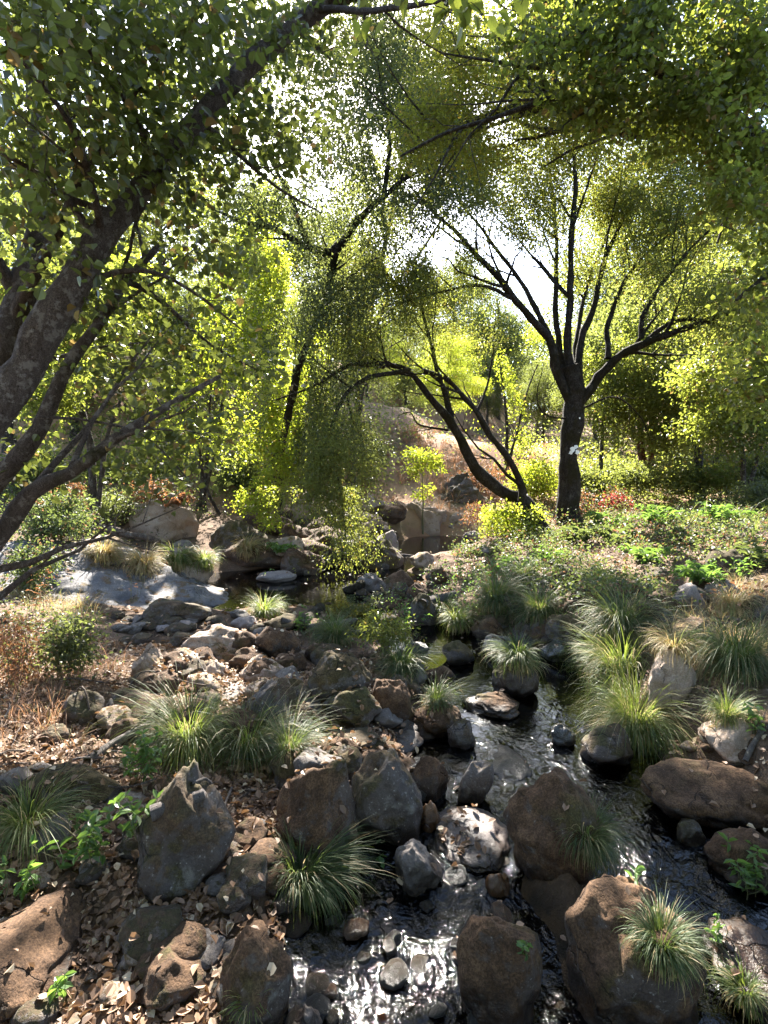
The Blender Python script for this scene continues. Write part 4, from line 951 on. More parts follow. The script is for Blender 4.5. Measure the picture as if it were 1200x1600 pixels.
bush(860, 855, 10.4, 60, 34, 44, M['leaf_blue'], 'bramble below the big mossy trunk, bright with sun on its top', 46, .055, 80, .14, 'bramble_bush')
bush(905, 885, 8.6, 72, 34, 54, M['leaf_blue'], 'pale sunlit bramble in the middle of the right bank', 47, .055, 80, .13, 'bramble_bush')
bush(1035, 888, 8.0, 78, 44, 64, M['leaf_dark'], 'dark weeping green shrub left of the cut log', 48, .05, 90, .14, 'shrub')
bush(1085, 830, 10.5, 74, 36, 50, M['leaf_blue'], 'silvery green bramble mound behind the dark weeping shrub', 49, .06, 80, .15, 'bramble_bush')
bush(1010, 835, 11.0, 50, 22, 26, M['leaf_herb'], 'soft green undershrub in front of the red leaved shrub', 50, .06, 70, .15, 'shrub')
bush(1180, 790, 10.8, 50, 44, 40, M['leaf_dark'], 'dark hollow bush by the right edge behind the cut log', 51, .07, 90, .18)
bush(1130, 950, 6.2, 84, 34, 54, M['leaf_blue'], 'bramble trailing over the pale rocks of the right bank', 52, .05, 60, .11, 'bramble_bush')
bush(90, 812, 7.4, 80, 52, 54, M['leaf_blue'], 'silvery bramble bush in the sun below the alder stems', 53, .055, 90, .15, 'bramble_bush')
bush(55, 890, 6.0, 60, 50, 34, M['leaf_blue'], 'grey green shrub left of the granite slab', 54, .045, 80, .12, 'shrub')
bush(105, 1005, 0, 56, 56, 34, M['leaf_dark'], 'dark leafy weed bush in the shade on the left bank', 55, .04, 46, .08, 'weed_bush', wid=.5)
bush(22, 1010, 0, 40, 60, 24, M['leaf_rust'], 'dry brown weed bush cut by the left edge', 56, .035, 46, .08, 'weed_bush', wid=.4)
bush(235, 775, 10.8, 40, 24, 22, M['leaf_rust'], 'dry bracken on top of the huge boulder above the fallen log', 57, .08, 60, .16, 'bracken_bush', wid=.4)
bush(170, 790, 10.2, 50, 28, 26, M['leaf_dark'], 'dark fern like shrub behind the fallen log', 58, .08, 60, .16, 'shrub', wid=.4)
bush(115, 770, 9.4, 12, 26, 8, M['leaf_rust'], 'upright orange red dock plant behind the bramble on the left', 59, .06, 70, .1, 'dock_plant', wid=.4)
bush(605, 985, 0, 50, 38, 30, M['leaf_ash'], 'green weedy plant clump between the driftwood and the sky bright water', 60, .04, 46, .08, 'weed_bush', wid=.4)
bush(560, 950, 0, 40, 26, 18, M['leaf_dark'], 'low dark weeds behind the driftwood stick', 61, .035, 40, .07, 'weed_bush', wid=.4)
bush(572, 715, 16.0, 34, 36, 30, M['leaf_dark'], 'dark shrub on the far bank left of the sapling', 62, .1, 80, .25, 'shrub')
bush(640, 690, 19.5, 60, 24, 24, M['leaf_rust'], 'dry rusty bracken on the far slope above the sapling', 63, .12, 70, .25, 'bracken_bush', wid=.35)
bush(745, 745, 16.5, 50, 16, 22, M['leaf_rust'], 'dry bracken crowning the dark rock face across the far pool', 64, .1, 70, .2, 'bracken_bush', wid=.35)
for bx, by, bY, brx, bry, bm, bl in ((1000,748,15.5,50,26,'leaf_far','light green shrub in front of the reddish twin trunks'),(1085,752,15,55,26,'leaf_far','pale shrub right of the reddish twin trunks'),(925,752,16,46,26,'leaf_far','glowing shrub right behind the big mossy trunk'),
        (838,748,15.5,46,30,'leaf_bright','yellow green shrub between the leaning stems and the big trunk'),(1195,745,13.2,45,36,'leaf_dark','leafy shrub at the right edge under the canopy'),(960,735,19,70,30,'leaf_far','hazy far thicket behind the glowing shrub'),(1060,725,20,80,34,'leaf_ash','far bright thicket on the right'),
        (255,720,14.5,70,50,'leaf_bright','bright thicket behind the huge fern topped boulder'),(380,735,14,60,44,'leaf_far','light thicket behind the shaded pool boulders'),(60,735,11.5,60,44,'leaf_far','thicket seen under the near alder at far left'),(165,735,13,60,44,'leaf_alder','green thicket on the slope of the left bank'),
        (470,725,14.5,50,44,'leaf_dark','dim thicket left of the bare red bank')):
    bush(bx, by, bY, brx, bry, 46, M[bm], bl, int(bx + by), .085, 80, .24, 'thicket' if 'thicket' in bl else 'shrub')
bush(1140, 745, 14.5, 50, 26, 26, M['leaf_alder'], 'bright shrub in the sun behind the right hand undergrowth', 65, .09, 80, .22, 'shrub')

# --- distant trees: three kinds, copied
def far_tree(seed, h, mat, bark, label, lean=0):
    rng = np.random.default_rng(seed); lim = [(np.array([[0, 0, -.2], [.1, 0, h * .25], [lean * .3, .1, h * .5], [lean * .6, 0, h * .8]]), .035 * h * .55, .03)]
    for k in range(7):
        z = h * rng.uniform(.28, .75); a = k * 2.4; r = h * rng.uniform(.16, .3)
        lim.append((np.array([[lean * z / h * .5, 0, z], [math.cos(a) * r * .5, math.sin(a) * r * .5, z + r * .5], [math.cos(a) * r, math.sin(a) * r, z + r * .8]]), .05, .012))
    u = unit(rng.normal(size=(150, 3))) * rng.random((150, 1)) ** .4
    S = u * [h * .30, h * .30, h * .40] + [lean * .5, 0, h * .58]
    S[:, :2] *= (1.15 - .5 * np.clip(S[:, 2:] / h - .4, 0, 1))
    return grow_tree('tree', label, 'tree', lim, S, dict(n=230, R=.06 * h, size=.0115 * h, mat=mat, wid=.65), bark, seed, twig=.008, keepsun=False, base=np.array([0., 0, 0]), subs=1)
FT = [far_tree(71, 9, M['leaf_far'], M['bark_grey'], 'x'), far_tree(72, 10, M['leaf_far'], M['bark_grey'], 'x', .8), far_tree(73, 8, M['leaf_bright'], M['bark_grey'], 'x', -.5), far_tree(74, 9, M['leaf_ash'], M['bark_grey'], 'x')]
FAR = [(20,13.5,.75,0,'full green tree far left behind the alder stems'),(120,17,.7,1,'tall hazy tree on the left slope beyond the broad leaved tree'),(215,18,.7,2,'bright tree high on the left slope'),
 (300,20,.6,1,'far tree filling the gap behind the thin stem clump'),(380,22,.6,0,'far tree on the slope left of the dark middle tree'),(470,21,.55,2,'bright far tree behind the dark middle tree'),
 (575,25,.5,2,'glowing yellow green tree seen under the drooping limb'),(632,32,.75,0,'pale tree on the ridge above the red slope'),(700,27,.6,2,'bright tree behind the two leaning stems'),
 (845,30,.5,1,'hazy tree directly left of the big mossy trunk'),(930,26,.75,0,'pale tree just right of the big mossy trunk'),
 (985,36,1.0,1,'far hazy tree left of the reddish twin trunks'),(1060,27,.95,2,'sunlit tree right of the reddish twin trunks'),(1120,21,.85,0,'green tree far right behind the bright shrub'),(1210,17,.9,1,'tree at the far right edge of the wood'),
 (760,38,.55,1,'faint tree on the skyline behind the leaning stems'),(540,36,1.3,0,'distant tree on the hilltop behind the middle tree'),(890,44,.8,3,'dusky tree on the skyline behind the big trunk'),(1150,38,1.2,3,'dusky distant tree on the right skyline'),
 (260,34,1.4,3,'dusky tree on the upper left skyline'),(60,26,1.4,3,'dusky tree on the far left slope'),(660,48,1.0,3,'distant dark tree at the top of the red slope'),(420,40,1.3,1,'hazy skyline tree behind the bright slender tree')]
FAR += [(775,44,1.25,0,'pale leafy tree filling the sky left of the big mossy trunk'),(708,50,1.15,1,'tall faint tree behind the leaning stems'),(838,40,.6,3,'tall pale tree filling the sky between the limbs of the big mossy tree'),(960,33,1.5,1,'tall pale tree seen through the right limbs of the big mossy tree'),(1090,29,1.6,3,'tall tree in the right skyline under the maple canopy')]
BEHIND = [(-3.5,-5.5,1.1,0),(3.8,-6,1.2,1),(.3,-9.5,1.3,3),(-7.5,-1.5,1.0,3),(8,-1,1.0,0)]
used = set(); rng = np.random.default_rng(5)
for px, Y, s, k, lb in FAR:
    o = FT[k] if k not in used else copy_tree(FT[k]); used.add(k)
    x = (px - 600) / F * Y
    o.location = (x, Y, zt([x], [Y])[0] - .1); o.scale = (s * rng.uniform(.95, 1.2), s * rng.uniform(.95, 1.2), s); o.rotation_euler = (0, 0, rng.uniform(0, 6.28))
    tag(o, lb, 'tree', 'trees of the wood beyond the stream')
for x, y, s, k in BEHIND:                                # unseen trees added behind the viewer to hold back skylight
    o = copy_tree(FT[k]); o.location = (x, y, zt([x], [y])[0] - .1); o.scale = (s * 1.3, s * 1.3, s); o.rotation_euler = (0, 0, x)
    tag(o, 'unseen tree added behind the viewer to dim the skylight', 'tree', 'unseen trees added to dim the skylight')
# the wood that closes the view as one mass
rng = np.random.default_rng(99); wm = MB(); C = []
for k in range(130):
    a = rng.uniform(-1.05, 1.05); d = rng.uniform(46, 75); x, y = d * math.sin(a) * 1.1, d * math.cos(a)
    z = zt([x], [y])[0]; h = rng.uniform(6, 10)
    tube(wm, np.array([[x, y, z - .3], [x + .2, y, z + h * .3], [x, y, z + h * .7]]), [.18, .12, .05], 5)
    u = unit(rng.normal(size=(420, 3))) * rng.random((420, 1)) ** .4; u = u + .25 * rng.normal(size=(14, 3))[rng.integers(14, size=420)]
    C.append(u * [h * .36, h * .36, h * .45] + [x, y, z + h * .55])
leaf_geo(wm, np.concatenate(C), .5, rng, up=.4, slot=1)
tag(wm.build('distant_wood', [M['bark_grey'], M['leaf_far']], smooth=False), 'distant wood closing the view behind the stream', None, None, 'stuff')
# ------------------------------------------------------------------ sedge tufts
def blades(mb, base, n, L, seed, spread=.06, droop=1.6, width=.005, e0=(55, 88), az=None, segs=6, slot=0, dirb=None):
    rng = np.random.default_rng(seed)
    a = rng.uniform(0, 2 * math.pi, n); la = rng.uniform(0, 6.28); ln = rng.uniform(.1, .45)
    if az is not None: a = az[0] + rng.normal(size=n) * az[1]
    rb = np.sqrt(rng.random(n)) * spread
    P = np.stack([base[0] + np.cos(a) * rb, base[1] + np.sin(a) * rb, np.full(n, base[2]) - .01], 1)
    az2 = a + rng.normal(size=n) * .35
    H = np.stack([np.cos(az2) + ln * math.cos(la), np.sin(az2) + ln * math.sin(la), 0 * a], 1); S = np.stack([-np.sin(az2), np.cos(az2), 0 * a], 1)
    l = L * rng.uniform(.3, 1.15, n) ** .9
    el = np.radians(rng.uniform(e0[0], e0[1], n)); dr = droop * rng.uniform(.3, 1.5, n); dr = np.where(rng.random(n) < .14, dr * 1.9, dr)
    w = width * rng.uniform(.6, 1.2, n); tw = rng.normal(size=n) * .5
    rows = []
    for k in range(segs + 1):
        s = k / segs
        ww = (w * (1 - s ** 2.2) * (.6 + .4 * min(1, s * 4)))[:, None]
        sd = S * np.cos(tw * s)[:, None] + np.array([0, 0, 1]) * np.sin(tw * s)[:, None]
        rows.append((P - sd * ww * .5, P + sd * ww * .5))
        e = el - dr * (s + .5 / segs) ** 1.4 * 1.15
        P = P + (H * np.cos(e)[:, None] + np.array([0, 0, 1]) * np.sin(e)[:, None]) * (l / segs)[:, None]
    V = np.stack([np.stack(r, 1) for r in rows], 1)          # n, segs+1, 2, 3
    b = np.arange(n)[:, None, None] * (2 * (segs + 1)) + np.arange(segs)[None, :, None] * 2
    q = (b + np.array([0, 1, 3, 2])).reshape(-1, 4)
    mb.add(V.reshape(-1, 3), q, np.repeat(rng.random(n), segs), slot)

def sedge(cx, by, wpx, label, seed, mat='sedge', n=420, up=0.0, droop=2.35, dead=.34, hgt=1.0):
    b = hit(cx, by); Yd = b[1]
    L = wpx / F * Yd * .77 * hgt; n = int(n * 2.1)
    b = b + np.array([0, .04, up])
    mb = MB(); wd = max(.0031, .0010 * Yd)
    blades(mb, b, n, L, seed, spread=L * .16, droop=droop, width=wd)
    blades(mb, b, int(n * .5), L * .8, seed + 1, spread=L * .12, droop=droop * 1.5, width=wd, e0=(10, 60))
    blades(mb, b, int(n * dead), L * .7, seed + 2, spread=L * .16, droop=droop * 1.6, width=wd * 1.2, e0=(-15, 50), slot=1)
    return tag(mb.build('sedge_tuft', [M[mat], M['straw']], loc=b, smooth=True), label, 'grass tuft', 'sedge tufts among the rocks')
SG = [(290,1165,190,'bushy sedge tuft on top of the tall leaning boulder, yellowish in the sun','sedge_lite',520),(385,1178,180,'dark green sedge spilling right from the leaning boulder','sedge',420),(450,1180,130,'thin sedge on the long sloping boulder flank','sedge',260),
 (470,1395,168,'biggest near sedge tuft, arching beside the water at bottom left of the stream','sedge',760),(35,1305,160,'sedge tuft with dead leaves in it cut by the left edge','sedge_lite',420),(920,1325,115,'sedge tuft on the ledge between the round and the tall mossy boulders','sedge',420),
 (1045,1500,132,'sedge hanging down the right flank of the tall mossy boulder','sedge',420),(1035,1385,110,'small sedge above the hanging one on the tall mossy boulder','sedge',240),(975,1060,165,'upper bright sedge tuft on the right bank of the stream','sedge_lite',620),
 (998,1140,190,'lower bright sedge tuft with a pale sunlit heart on the right bank','sedge_lite',760),(1155,1045,190,'wide dark sedge in the shade at the right edge','sedge',700),(1142,1125,95,'small pale sedge on the sunlit orange hump','sedge_lite',260),
 (975,985,134,'large rounded dark sedge behind the upper bright tuft','sedge',620),(810,1035,86,'round sedge cap on the dark boulder in the sky bright water','sedge',420),(628,1050,100,'fine sedge left of the sky bright water','sedge',360),(683,1100,72,'little sedge cap on the brown rock in mid stream','sedge',220),
 (775,940,98,'long leaved sedge bank right of the boulder cluster','sedge',420),(845,960,92,'sedge tuft behind the flat dark red boulder','sedge',380),(412,962,72,'sunlit yellow green sedge at the near edge of the pool','sedge_lite',320),(522,998,84,'sedge at the end of the driftwood stick','sedge',320),
 (275,880,66,'green sedge hanging over the left of the draped boulder','sedge_lite',300),(318,882,56,'green sedge hanging over the right of the draped boulder','sedge_lite',260),(225,888,80,'dry sedge on the granite slab left of the draped boulder','straw',300),
 (715,975,70,'bright little sedge above the channel head','sedge_lite',260),(1178,1570,90,'thin sedge on the bottom right corner boulder','sedge_lite',160),(385,1590,80,'sparse yellow grass in front of the pointed boulder','sedge_lite',70),
 (938,915,74,'dark sedge below the pale sunlit bramble','sedge',320),(690,960,70,'sedge by the dark upright boulder','sedge',240),(820,905,64,'sedge at the foot of the bramble mound','sedge',260),(600,925,60,'dull sedge behind the boulder cluster','sedge',200),
 (160,870,70,'straw tuft on the straw covered hump','straw',260),(1060,1020,90,'golden thatch drooping over the dry moss hump','straw',260),(1150,950,80,'dry drooping grass above the dark red block','straw',220),(385,862,56,'dry grass fringe on the broad pool boulder','straw',200)]
for i, (cx, by, w, lb, mt, n) in enumerate(SG): sedge(cx, by, w, lb, 300 + 5 * i, mt, n)

# ------------------------------------------------------------------ small leafy plants
def herb(px, py, wpx, hpx, n, label, seed, size=.045, mat='leaf_herb', name='leafy_plant', nl=7, wid=.5):
    rng = np.random.default_rng(seed); b = hit(px, py); Yd = b[1]
    Wm, Hm = wpx / F * Yd / 2, hpx / F * Yd
    root = empty(name, b); tag(root, label, 'plant')
    st = MB(); C, A = [], []
    for k in range(n):
        s = b + np.array([rng.normal() * Wm * .35, rng.normal() * Wm * .3, -.01]); s[2] = max(s[2], b[2] - .05)
        e = s + np.array([rng.normal() * Wm * .45, rng.normal() * Wm * .35, Hm * rng.uniform(.45, 1.05)])
        t = np.linspace(0, 1, 7)[:, None]; P = s + (e - s) * t + np.array([0, 0, 1]) * np.sin(t * math.pi) * Hm * .1 + rng.normal(size=3) * .02 * np.sin(t * math.pi)
        tube(st, P, np.linspace(.0022, .001, 7), 4)
        for j in range(nl):
            f = .25 + .75 * j / max(1, nl - 1); q = s + (e - s) * f + np.array([0, 0, 1]) * math.sin(f * math.pi) * Hm * .1
            a = rng.uniform(0, 6.28)
            for sg in (0, math.pi): C.append(q); A.append([math.cos(a + sg), math.sin(a + sg), .25])
        C.append(e); A.append([rng.normal() * .3, rng.normal() * .3, .6])
    st.build('stem', M['stem'], root, b)
    lv = MB(); leaf_geo(lv, np.array(C), size, rng, 'nice', 1.2, .2, wid, np.array(A)); lv.build('foliage', M[mat], root, b, smooth=False)
    return root
herb(150,1345,110,75,10,'leafy green plant with pointed pale leaves above the corner boulder',401,.05,nl=4)
herb(215,1300,70,60,6,'sprig of broad green leaves overlapping the foot of the leaning boulder',402,.055,nl=3)
herb(215,1230,60,95,8,'tall green stemmed weed left of the leaning boulder',403,.045)
herb(820,1492,24,30,3,'bright green seedling on the brown boulder in the sparkling water',404,.026,nl=3)
herb(1170,1395,90,85,9,'leafy green plant with narrow leaves at the right edge',405,.05,nl=5,wid=.32)
herb(985,1372,26,22,2,'tiny green seedling among dead leaves on the tall mossy boulder',406,.035,nl=2)
herb(1052,1412,34,30,3,'small nettle like sprout on the right of the tall mossy boulder',407,.032,nl=3)
herb(1118,1470,22,40,3,'thin sprout between the tall and the corner mossy boulders',408,.028,nl=4)
herb(590,1352,60,28,5,'low round leaves at the foot of the large smooth dark boulder',409,.045,nl=2,wid=.8)
herb(40,1395,80,60,6,'shaded leaves behind the corner boulder',410,.045,nl=4)
herb(90,1560,60,50,3,'few pale leaves in front of the corner boulder',411,.04,nl=3)
herb(640,992,50,50,6,'fresh green willowherb beside the sky bright water',412,.05,nl=6,wid=.3)
herb(580,990,50,45,6,'shaded weed behind the fine sedge',413,.045,nl=5,wid=.4)
herb(470,990,50,40,6,'green weed by the driftwood stick',414,.045,nl=5,wid=.4)
herb(1185,1150,40,50,4,'green leaved sprout at the right edge of the sunlit hump',415,.05,nl=3)
herb(1150,905,60,40,7,'sunlit leafy weed left of the cut log',416,.06,nl=4)
herb(60,960,50,90,7,'tall dry stalks on the left bank before the slab',417,.035,'leaf_rust',nl=5,wid=.35)
herb(215,940,40,70,4,'thin dry stalk standing in front of the granite slab',418,.03,'leaf_rust',nl=3,wid=.3)
herb(430,930,40,40,5,'leafy sprout beside the sunlit sedge at the pool',419,.045,nl=5,wid=.4)
herb(720,905,60,40,6,'weed patch at the foot of the dark bramble mound',420,.05,nl=4)

# ferns
def fern(px, py, wpx, label, seed, mat='leaf_herb', n=9):
    rng = np.random.default_rng(seed); b = hit(px, py); L = wpx / F * b[1] * .6
    mb = MB(); root = None
    for k in range(n):
        a = k / n * 6.28 + rng.normal() * .3; e = R(rng.uniform(35, 70)); P = b.copy(); pts = []
        for j in range(15):
            s = j / 14; ee = e - 1.5 * s ** 1.3; P = P + np.array([math.cos(a) * math.cos(ee), math.sin(a) * math.cos(ee), math.sin(ee)]) * L / 14; pts.append(P.copy())
        pts = np.array(pts); tube(mb, pts, np.linspace(.004, .001, 15), 4, slot=1)
        T = unit(np.gradient(pts, axis=0)); S = unit(np.cross(T, [0, 0, 1]))
        for sg in (1, -1):
            c = pts[1:]; ax = S[1:] * sg + T[1:] * .4; sz = L * .30 * np.sin(np.linspace(.35, 1, 14) * math.pi) + .01
            leaf_geo(mb, c, sz, rng, 'nice', 1.5, .15, .3, ax)
    return tag(mb.build('fern', [M[mat], M['stem']], loc=b, smooth=False), label, 'fern')
for q in ((800,900,80),(905,850,90),(1010,880,90),(1090,910,90),(1175,880,100),(940,830,90),(1030,820,90)): fern(*q, 'fern among the undergrowth of the right bank', 520 + q[0], 'leaf_blue' if q[0] % 2 else 'leaf_herb')['group'] = 'ferns in the undergrowth of the right bank'
fern(440,865,60,'green fern frond on the broad pool boulder',501)
fern(1060,850,90,'fern clump behind the dark weeping shrub',502,'leaf_blue')
fern(960,850,90,'fern clump in half shade below the red leaved shrub',503,'leaf_blue')
fern(1130,815,90,'fern beside the silvery bramble mound',504,'leaf_herb')
fern(860,880,70,'pale fern beside the sunlit bramble',505,'leaf_herb')
fern(180,800,90,'arching fern behind the fallen log',506,'leaf_blue')
fern(270,790,80,'drooping dry fern on the huge boulder',507,'leaf_rust')

# ------------------------------------------------------------------ wood on the ground
def log(pts, r0, r1, label, seed, mat='deadwood', name='fallen_branch', cat='branch', cut=False, twigs=0, sides=10):
    P = np.array([at(*p[:3]) if len(p) == 3 else hit(p[0], p[1]) + [0, 0, r0 * .6] for p in pts])
    rng = np.random.default_rng(seed)
    C, par = catmull(P, .05 if r0 < .05 else .12); t = par / (len(P) - 1)
    C = C + np.stack([fbm(C * 2 + 5 * j, 2, seed + j) for j in range(3)], 1) * r0 * .5
    mb = MB(); tube(mb, C, r0 + (r1 - r0) * t, sides, .16, seed)
    for k in range(twigs):
        i = rng.integers(len(C) // 4, len(C) - 1); d = unit(rng.normal(size=3) + [0, 0, .5]); l = rng.uniform(.1, .3)
        tube(mb, np.array([C[i], C[i] + d * l * .5, C[i] + d * l + [0, 0, -.02]]), [r0 * .3, r0 * .2, .002], 5)
    if cut:
        e = C[0]; T = unit(C[0] - C[1]); u = unit(np.cross(T, [0, 0, 1])); w = np.cross(u, T); n = 18; a = np.arange(n) / n * 6.283
        V = np.vstack([e + T * .012 + (np.cos(a)[:, None] * u + np.sin(a)[:, None] * w) * r0 * .93, [e + T * .02]]); mb.add(V, np.array([[i, (i + 1) % n, n] for i in range(n)]), slot=1)
        V2 = np.vstack([V[:n], V[:n] - T * .05]); mb.add(V2, np.array([[i, i + n, (i + 1) % n + n, (i + 1) % n] for i in range(n)]), slot=1)
    return tag(mb.build(name, [M[mat], M['cut']], loc=C[0]), label, cat)
log([(132,815,9.6),(190,832,9.3),(215,838,9.2),(250,848,9.1)], .07, .05, 'bare reddish fallen log leaning behind the granite slab', 601, name='fallen_log', cat='log', twigs=2)
log([(1162,864,7.2),(1190,860,7.3),(1240,852,7.5)], .10, .11, 'cut log with a pale orange end at the right edge', 602, name='fallen_log', cat='log', cut=True)
log([(135,1192),(180,1165),(235,1135)], .028, .02, 'straight grey weathered branch lying in leaf litter on the left bank', 603, 'greywood', twigs=1)
log([(440,972),(480,982),(520,980),(562,968)], .035, .028, 'pale driftwood stick lying across the stones by the pool', 604, 'greywood')
log([(468,985),(520,940),(560,920),(596,898)], .07, .05, 'mossy rotten log across the outlet of the pool', 605, 'bark_moss', 'fallen_log', 'log')
log([(616,866,10.6),(650,870,10.5),(690,874,10.3)], .03, .02, 'bleached stick across the outlet of the far pool', 606, 'greywood')
log([(660,950),(690,940),(712,932)], .06, .05, 'broken grey log end among the weeds below the bramble mound', 607, 'greywood', 'fallen_log', 'log')
log([(1165,1190),(1180,1160),(1200,1135),(1230,1120)], .014, .008, 'pale bare root at the right edge by the sunlit hump', 608, 'greywood', twigs=4)
log([(240,1285),(320,1250),(200,1290)][:2], .03, .02, 'sunlit stick at the back of the leaning boulder', 609, 'greywood')
log([(1040,868,8.2),(1065,840,8.3),(1080,815,8.6)], .012, .006, 'bare pale twig sticking up from the brambles', 610, 'greywood', twigs=5)
rng = np.random.default_rng(61)
tw = []
for k in range(34):
    px, py = rng.uniform(0, 430), rng.uniform(1010, 1240); q = hit(px, py)
    if chdist(q[:1], q[1:2])[0] < .05: continue
    L = rng.uniform(.15, .5); a = rng.uniform(0, 6.28)
    P = q + np.array([[0, 0, .015], [math.cos(a) * L * .5, math.sin(a) * L * .5, .03 + rng.random() * .04], [math.cos(a + .2) * L, math.sin(a + .2) * L, .02]])
    for j in range(3):
        l, _, _ = drop(P[j, 0], P[j, 1]); P[j, 2] = l[2] + .012 + (.02 if j == 1 else 0)
    mb = MB(); C, par = catmull(P, .04); tube(mb, C, np.linspace(.007, .003, len(C)), 5)
    tag(mb.build('fallen_twig', M['deadwood' if k % 3 else 'greywood'], loc=P[0]), 'thin dry twig lying on the littered left bank', 'twig', 'twigs on the left bank')

# ------------------------------------------------------------------ fallen leaves
rng = np.random.default_rng(7)
C, NN = [], []
def scatter(n, x0, x1, y0, y1, dens, prob_rock=.35):
    for x, y, r in zip(rng.uniform(x0, x1, n), rng.uniform(y0, y1, n), rng.random(n)):
        if r > dens(x, y): continue
        loc, nn, rk = drop(x, y)
        if loc is None or loc[2] < wz(y) + .015: continue
        if (rk == 2 and rng.random() < .8) or rk and (nn[2] < .72 or rng.random() > prob_rock * (.25 + 1.6 * max(0, _clump(x * 6, y * 6)))): continue
        C.append(loc + nn * rng.uniform(.004, .025)); NN.append(nn + rng.normal(size=3) * .45)
def _clump(x, y): return float(vnoise(np.array([[x, y, .5]]), 33)[0])
scatter(24000, -3.2, .5, 1.3, 4.6, lambda x, y: .30 + .7 * (_clump(x * 1.6, y * 1.6) > -.15))
scatter(3600, -1.9, -.1, 1.4, 2.6, lambda x, y: .9, .15)
scatter(2500, .8, 3.2, 1.3, 4.5, lambda x, y: .4 + .6 * (_clump(x * 2, y * 2) > .1))
scatter(7000, -5, 4, 4.6, 9, lambda x, y: .5)
scatter(6000, 2, 8, 7, 14, lambda x, y: .6)
scatter(260, .5, 1.6, 1.4, 3.2, lambda x, y: 1, .9)
C = np.array(C); NN = np.array(NN)
mb = MB(); leaf_geo(mb, C, np.where(C[:, 1] < 5, .041, .06), rng, 'nice', .25, 0.0, .66, fold=.22, nrm=NN)
C0, N0 = C, NN; C, NN = [], []                             # crumbled bits between them
scatter(20000, -3.2, .5, 1.3, 4.2, lambda x, y: 1, .1)
scatter(5000, .8, 3.0, 1.3, 4.2, lambda x, y: 1, .1)
leaf_geo(mb, np.array(C), .017, rng, 'kite', .3, 0.0, .8, fold=.2, nrm=np.array(NN))
# a few leaves afloat
fl = []
for _ in range(420):
    x, y = rng.uniform(-2.6, 1.5), rng.uniform(1.6, 9); 
    if chdist([x], [y])[0] < -.04 and rng.random() < (.5 if y > 6 else .16): fl.append([x, y, wz(y) + .012])
leaf_geo(mb, np.array(fl), .05, rng, 'nice', 3, 0, .66, fold=.03)
tag(mb.build('fallen_leaves', M['litter'], smooth=False), 'dry curled brown leaves littering the banks and rocks', None, None, 'stuff')

# ------------------------------------------------------------------ grass and ground cover, beyond counting
def field(n, box, L, mat, name, label, seed, dens=None, width=.006, droop=1.2, maxY=40):
    rng = np.random.default_rng(seed); mb = MB(); P = []
    for _ in range(n):
        px, py = rng.uniform(box[0], box[2]), rng.uniform(box[1], box[3]); q = gp(px, py, False)
        if q[1] > maxY or chdist(q[:1], q[1:2])[0] < .15: continue
        if vnoise(np.array([[q[0] * 1.3, q[1] * .9, 2.]]), seed)[0] < (dens if dens is not None else -.1): continue
        l, nn, rk = drop(q[0], q[1])
        if rk == 2 or (rk and rng.random() < .6): continue
        P.append(l)
    for i, q in enumerate(P):
        blades(mb, q, 16, L * rng.uniform(.6, 1.3), seed + i, .06, droop, width * max(1, q[1] / 6), (40, 88), segs=3)
    return tag(mb.build(name, mat), label, None, None, 'stuff')
field(330, (0, 850, 150, 1010), .26, M['straw'], 'dry_grass', 'golden dry grass on the left bank', 801, -.25, .004)
field(170, (0, 990, 190, 1170), .20, M['straw_red'], 'dry_grass', 'dry reddish grass in the shade of the left bank', 802, -.2, .003)
field(900, (540, 665, 860, 800), .40, M['straw_red'], 'dry_grass', 'dry reddish grass on the slope across the far pool', 803, -.35, .005)
field(200, (880, 740, 1200, 840), .45, M['sedge_lite'], 'grass', 'grass behind the undergrowth on the right bank', 804, -.1, .006)
field(260, (960, 900, 1200, 1030), .20, M['straw'], 'dry_grass', 'dry grass between the rocks of the right bank', 805, 0, .004)
field(300, (560, 890, 960, 1010), .20, M['sedge'], 'grass', 'short green grass between the stones of the stream bed', 806, 0, .004)

def cover(n, box, mat, label, seed, size, hmax, per=26, Rr=.22, dens=-.1):
    rng = np.random.default_rng(seed); C = []
    for _ in range(n):
        px, py = rng.uniform(box[0], box[2]), rng.uniform(box[1], box[3]); q = gp(px, py, False)
        if q[1] > 32 or chdist(q[:1], q[1:2])[0] < .2: continue
        if 585 < px < 775 and 700 < py < 830: continue
        k = vnoise(np.array([[q[0] * .9, q[1] * .7, 3.]]), seed)[0]
        if k < dens: continue
        l, nn, rk = drop(q[0], q[1])
        if l is None: continue
        m = int(per * rng.uniform(.5, 1.5)); sc = max(1, q[1] / 9)
        c = l + rng.normal(size=(m, 3)) * [Rr * sc, Rr * sc, 0]; c[:, 2] += rng.random(m) ** 1.5 * hmax * (.4 + max(0, k)) * sc
        C.append(c)
    C = np.concatenate(C); mb = MB(); leaf_geo(mb, C, size * np.maximum(1, C[:, 1] / 11), rng, up=1.0, droop=.2, wid=.6)
    return tag(mb.build('undergrowth', mat, smooth=False), label, None, None, 'stuff')
cover(800, (720, 800, 1200, 960), M['leaf_blue'], 'bramble undergrowth covering the right bank', 811, .055, .30)
cover(420, (850, 690, 1200, 800), M['leaf_ash'], 'scrub behind the big mossy trunk', 819, .075, .8, 34, .35, -.3)
cover(240, (820, 770, 1200, 900), M['leaf_dark'], 'soft green undergrowth at the back of the right bank', 812, .055, .5)
cover(420, (760, 800, 1200, 950), M['leaf_rust'], 'withered brown undergrowth patches on the right bank', 813, .05, .25, dens=-.02)
cover(700, (0, 620, 560, 790), M['leaf_far'], 'leafy scrub on the slope behind the left bank', 818, .075, .9, 34, .35, -.3)
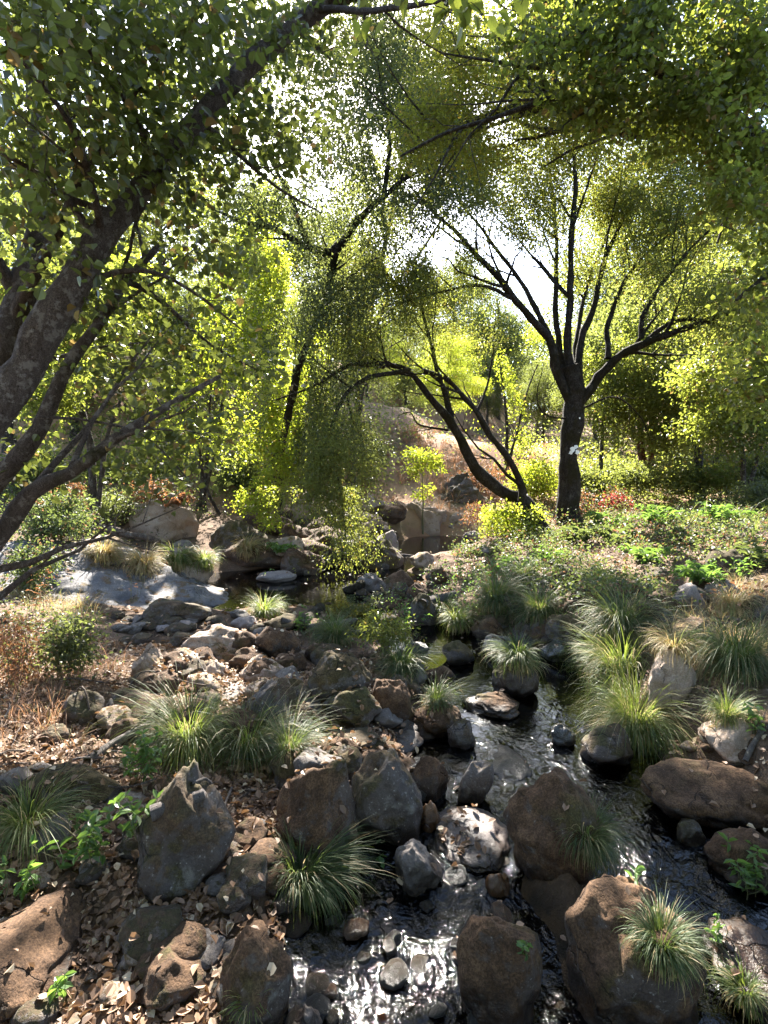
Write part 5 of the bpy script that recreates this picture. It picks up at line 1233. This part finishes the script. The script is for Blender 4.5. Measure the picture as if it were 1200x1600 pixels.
cover(330, (0, 770, 340, 850), M['leaf_blue'], 'low undergrowth at the back of the left bank', 814, .055, .5)
cover(160, (0, 900, 140, 1080), M['leaf_dark'], 'low weeds on the shaded left bank', 815, .032, .3, 20, .12)
cover(420, (540, 640, 1200, 762), M['leaf_far'], 'scrub on the far slope under the trees', 816, .075, .8, 34, .35, .08)
cover(200, (480, 900, 760, 1010), M['leaf_herb'], 'small weeds between the stones of the stream bed', 817, .035, .16, 22, .10, -.1)

# ------------------------------------------------------------------ light, sky, camera
w = bpy.data.worlds.new('World'); scene.world = w; w.use_nodes = True
nt = w.node_tree; bg = nt.nodes['Background']; sky = nt.nodes.new('ShaderNodeTexSky')
sky.sky_type = 'NISHITA'; sky.sun_disc = False
el = math.asin(SUN[2]); azm = math.atan2(SUN[0], SUN[1])
sky.sun_elevation = el; sky.sun_rotation = azm
sky.air_density = 1.0; sky.dust_density = 1.0; sky.ozone_density = 1.4
nt.links.new(sky.outputs[0], bg.inputs[0]); bg.inputs[1].default_value = .08
ld = bpy.data.lights.new('sun', 'SUN'); ld.energy = 5.0; ld.angle = R(.5); ld.color = (1, .94, .84)
lo = bpy.data.objects.new('sun', ld); COL.objects.link(lo); lo.location = (0, 0, 30)
lo.rotation_euler = Vector(-SUN).to_track_quat('-Z', 'Y').to_euler()
cd = bpy.data.cameras.new('camera'); co = bpy.data.objects.new('camera', cd); COL.objects.link(co)
co.location = CAM; co.rotation_euler = (math.pi / 2 - PITCH, 0, 0)
cd.sensor_fit = 'HORIZONTAL'; cd.sensor_width = 36; cd.lens = 36 * F / 1200; cd.clip_start = .05; cd.clip_end = 3000
scene.camera = co
vs = scene.view_settings; vs.view_transform = 'Standard'; vs.look = 'None'; vs.gamma = 1; vs.exposure = 3.12
cy = scene.cycles
cy.max_bounces = 8; cy.diffuse_bounces = 4; cy.glossy_bounces = 3; cy.transmission_bounces = 4; cy.transparent_max_bounces = 8
cy.caustics_reflective = False; cy.caustics_refractive = False; cy.sample_clamp_indirect = 6; cy.use_denoising = True
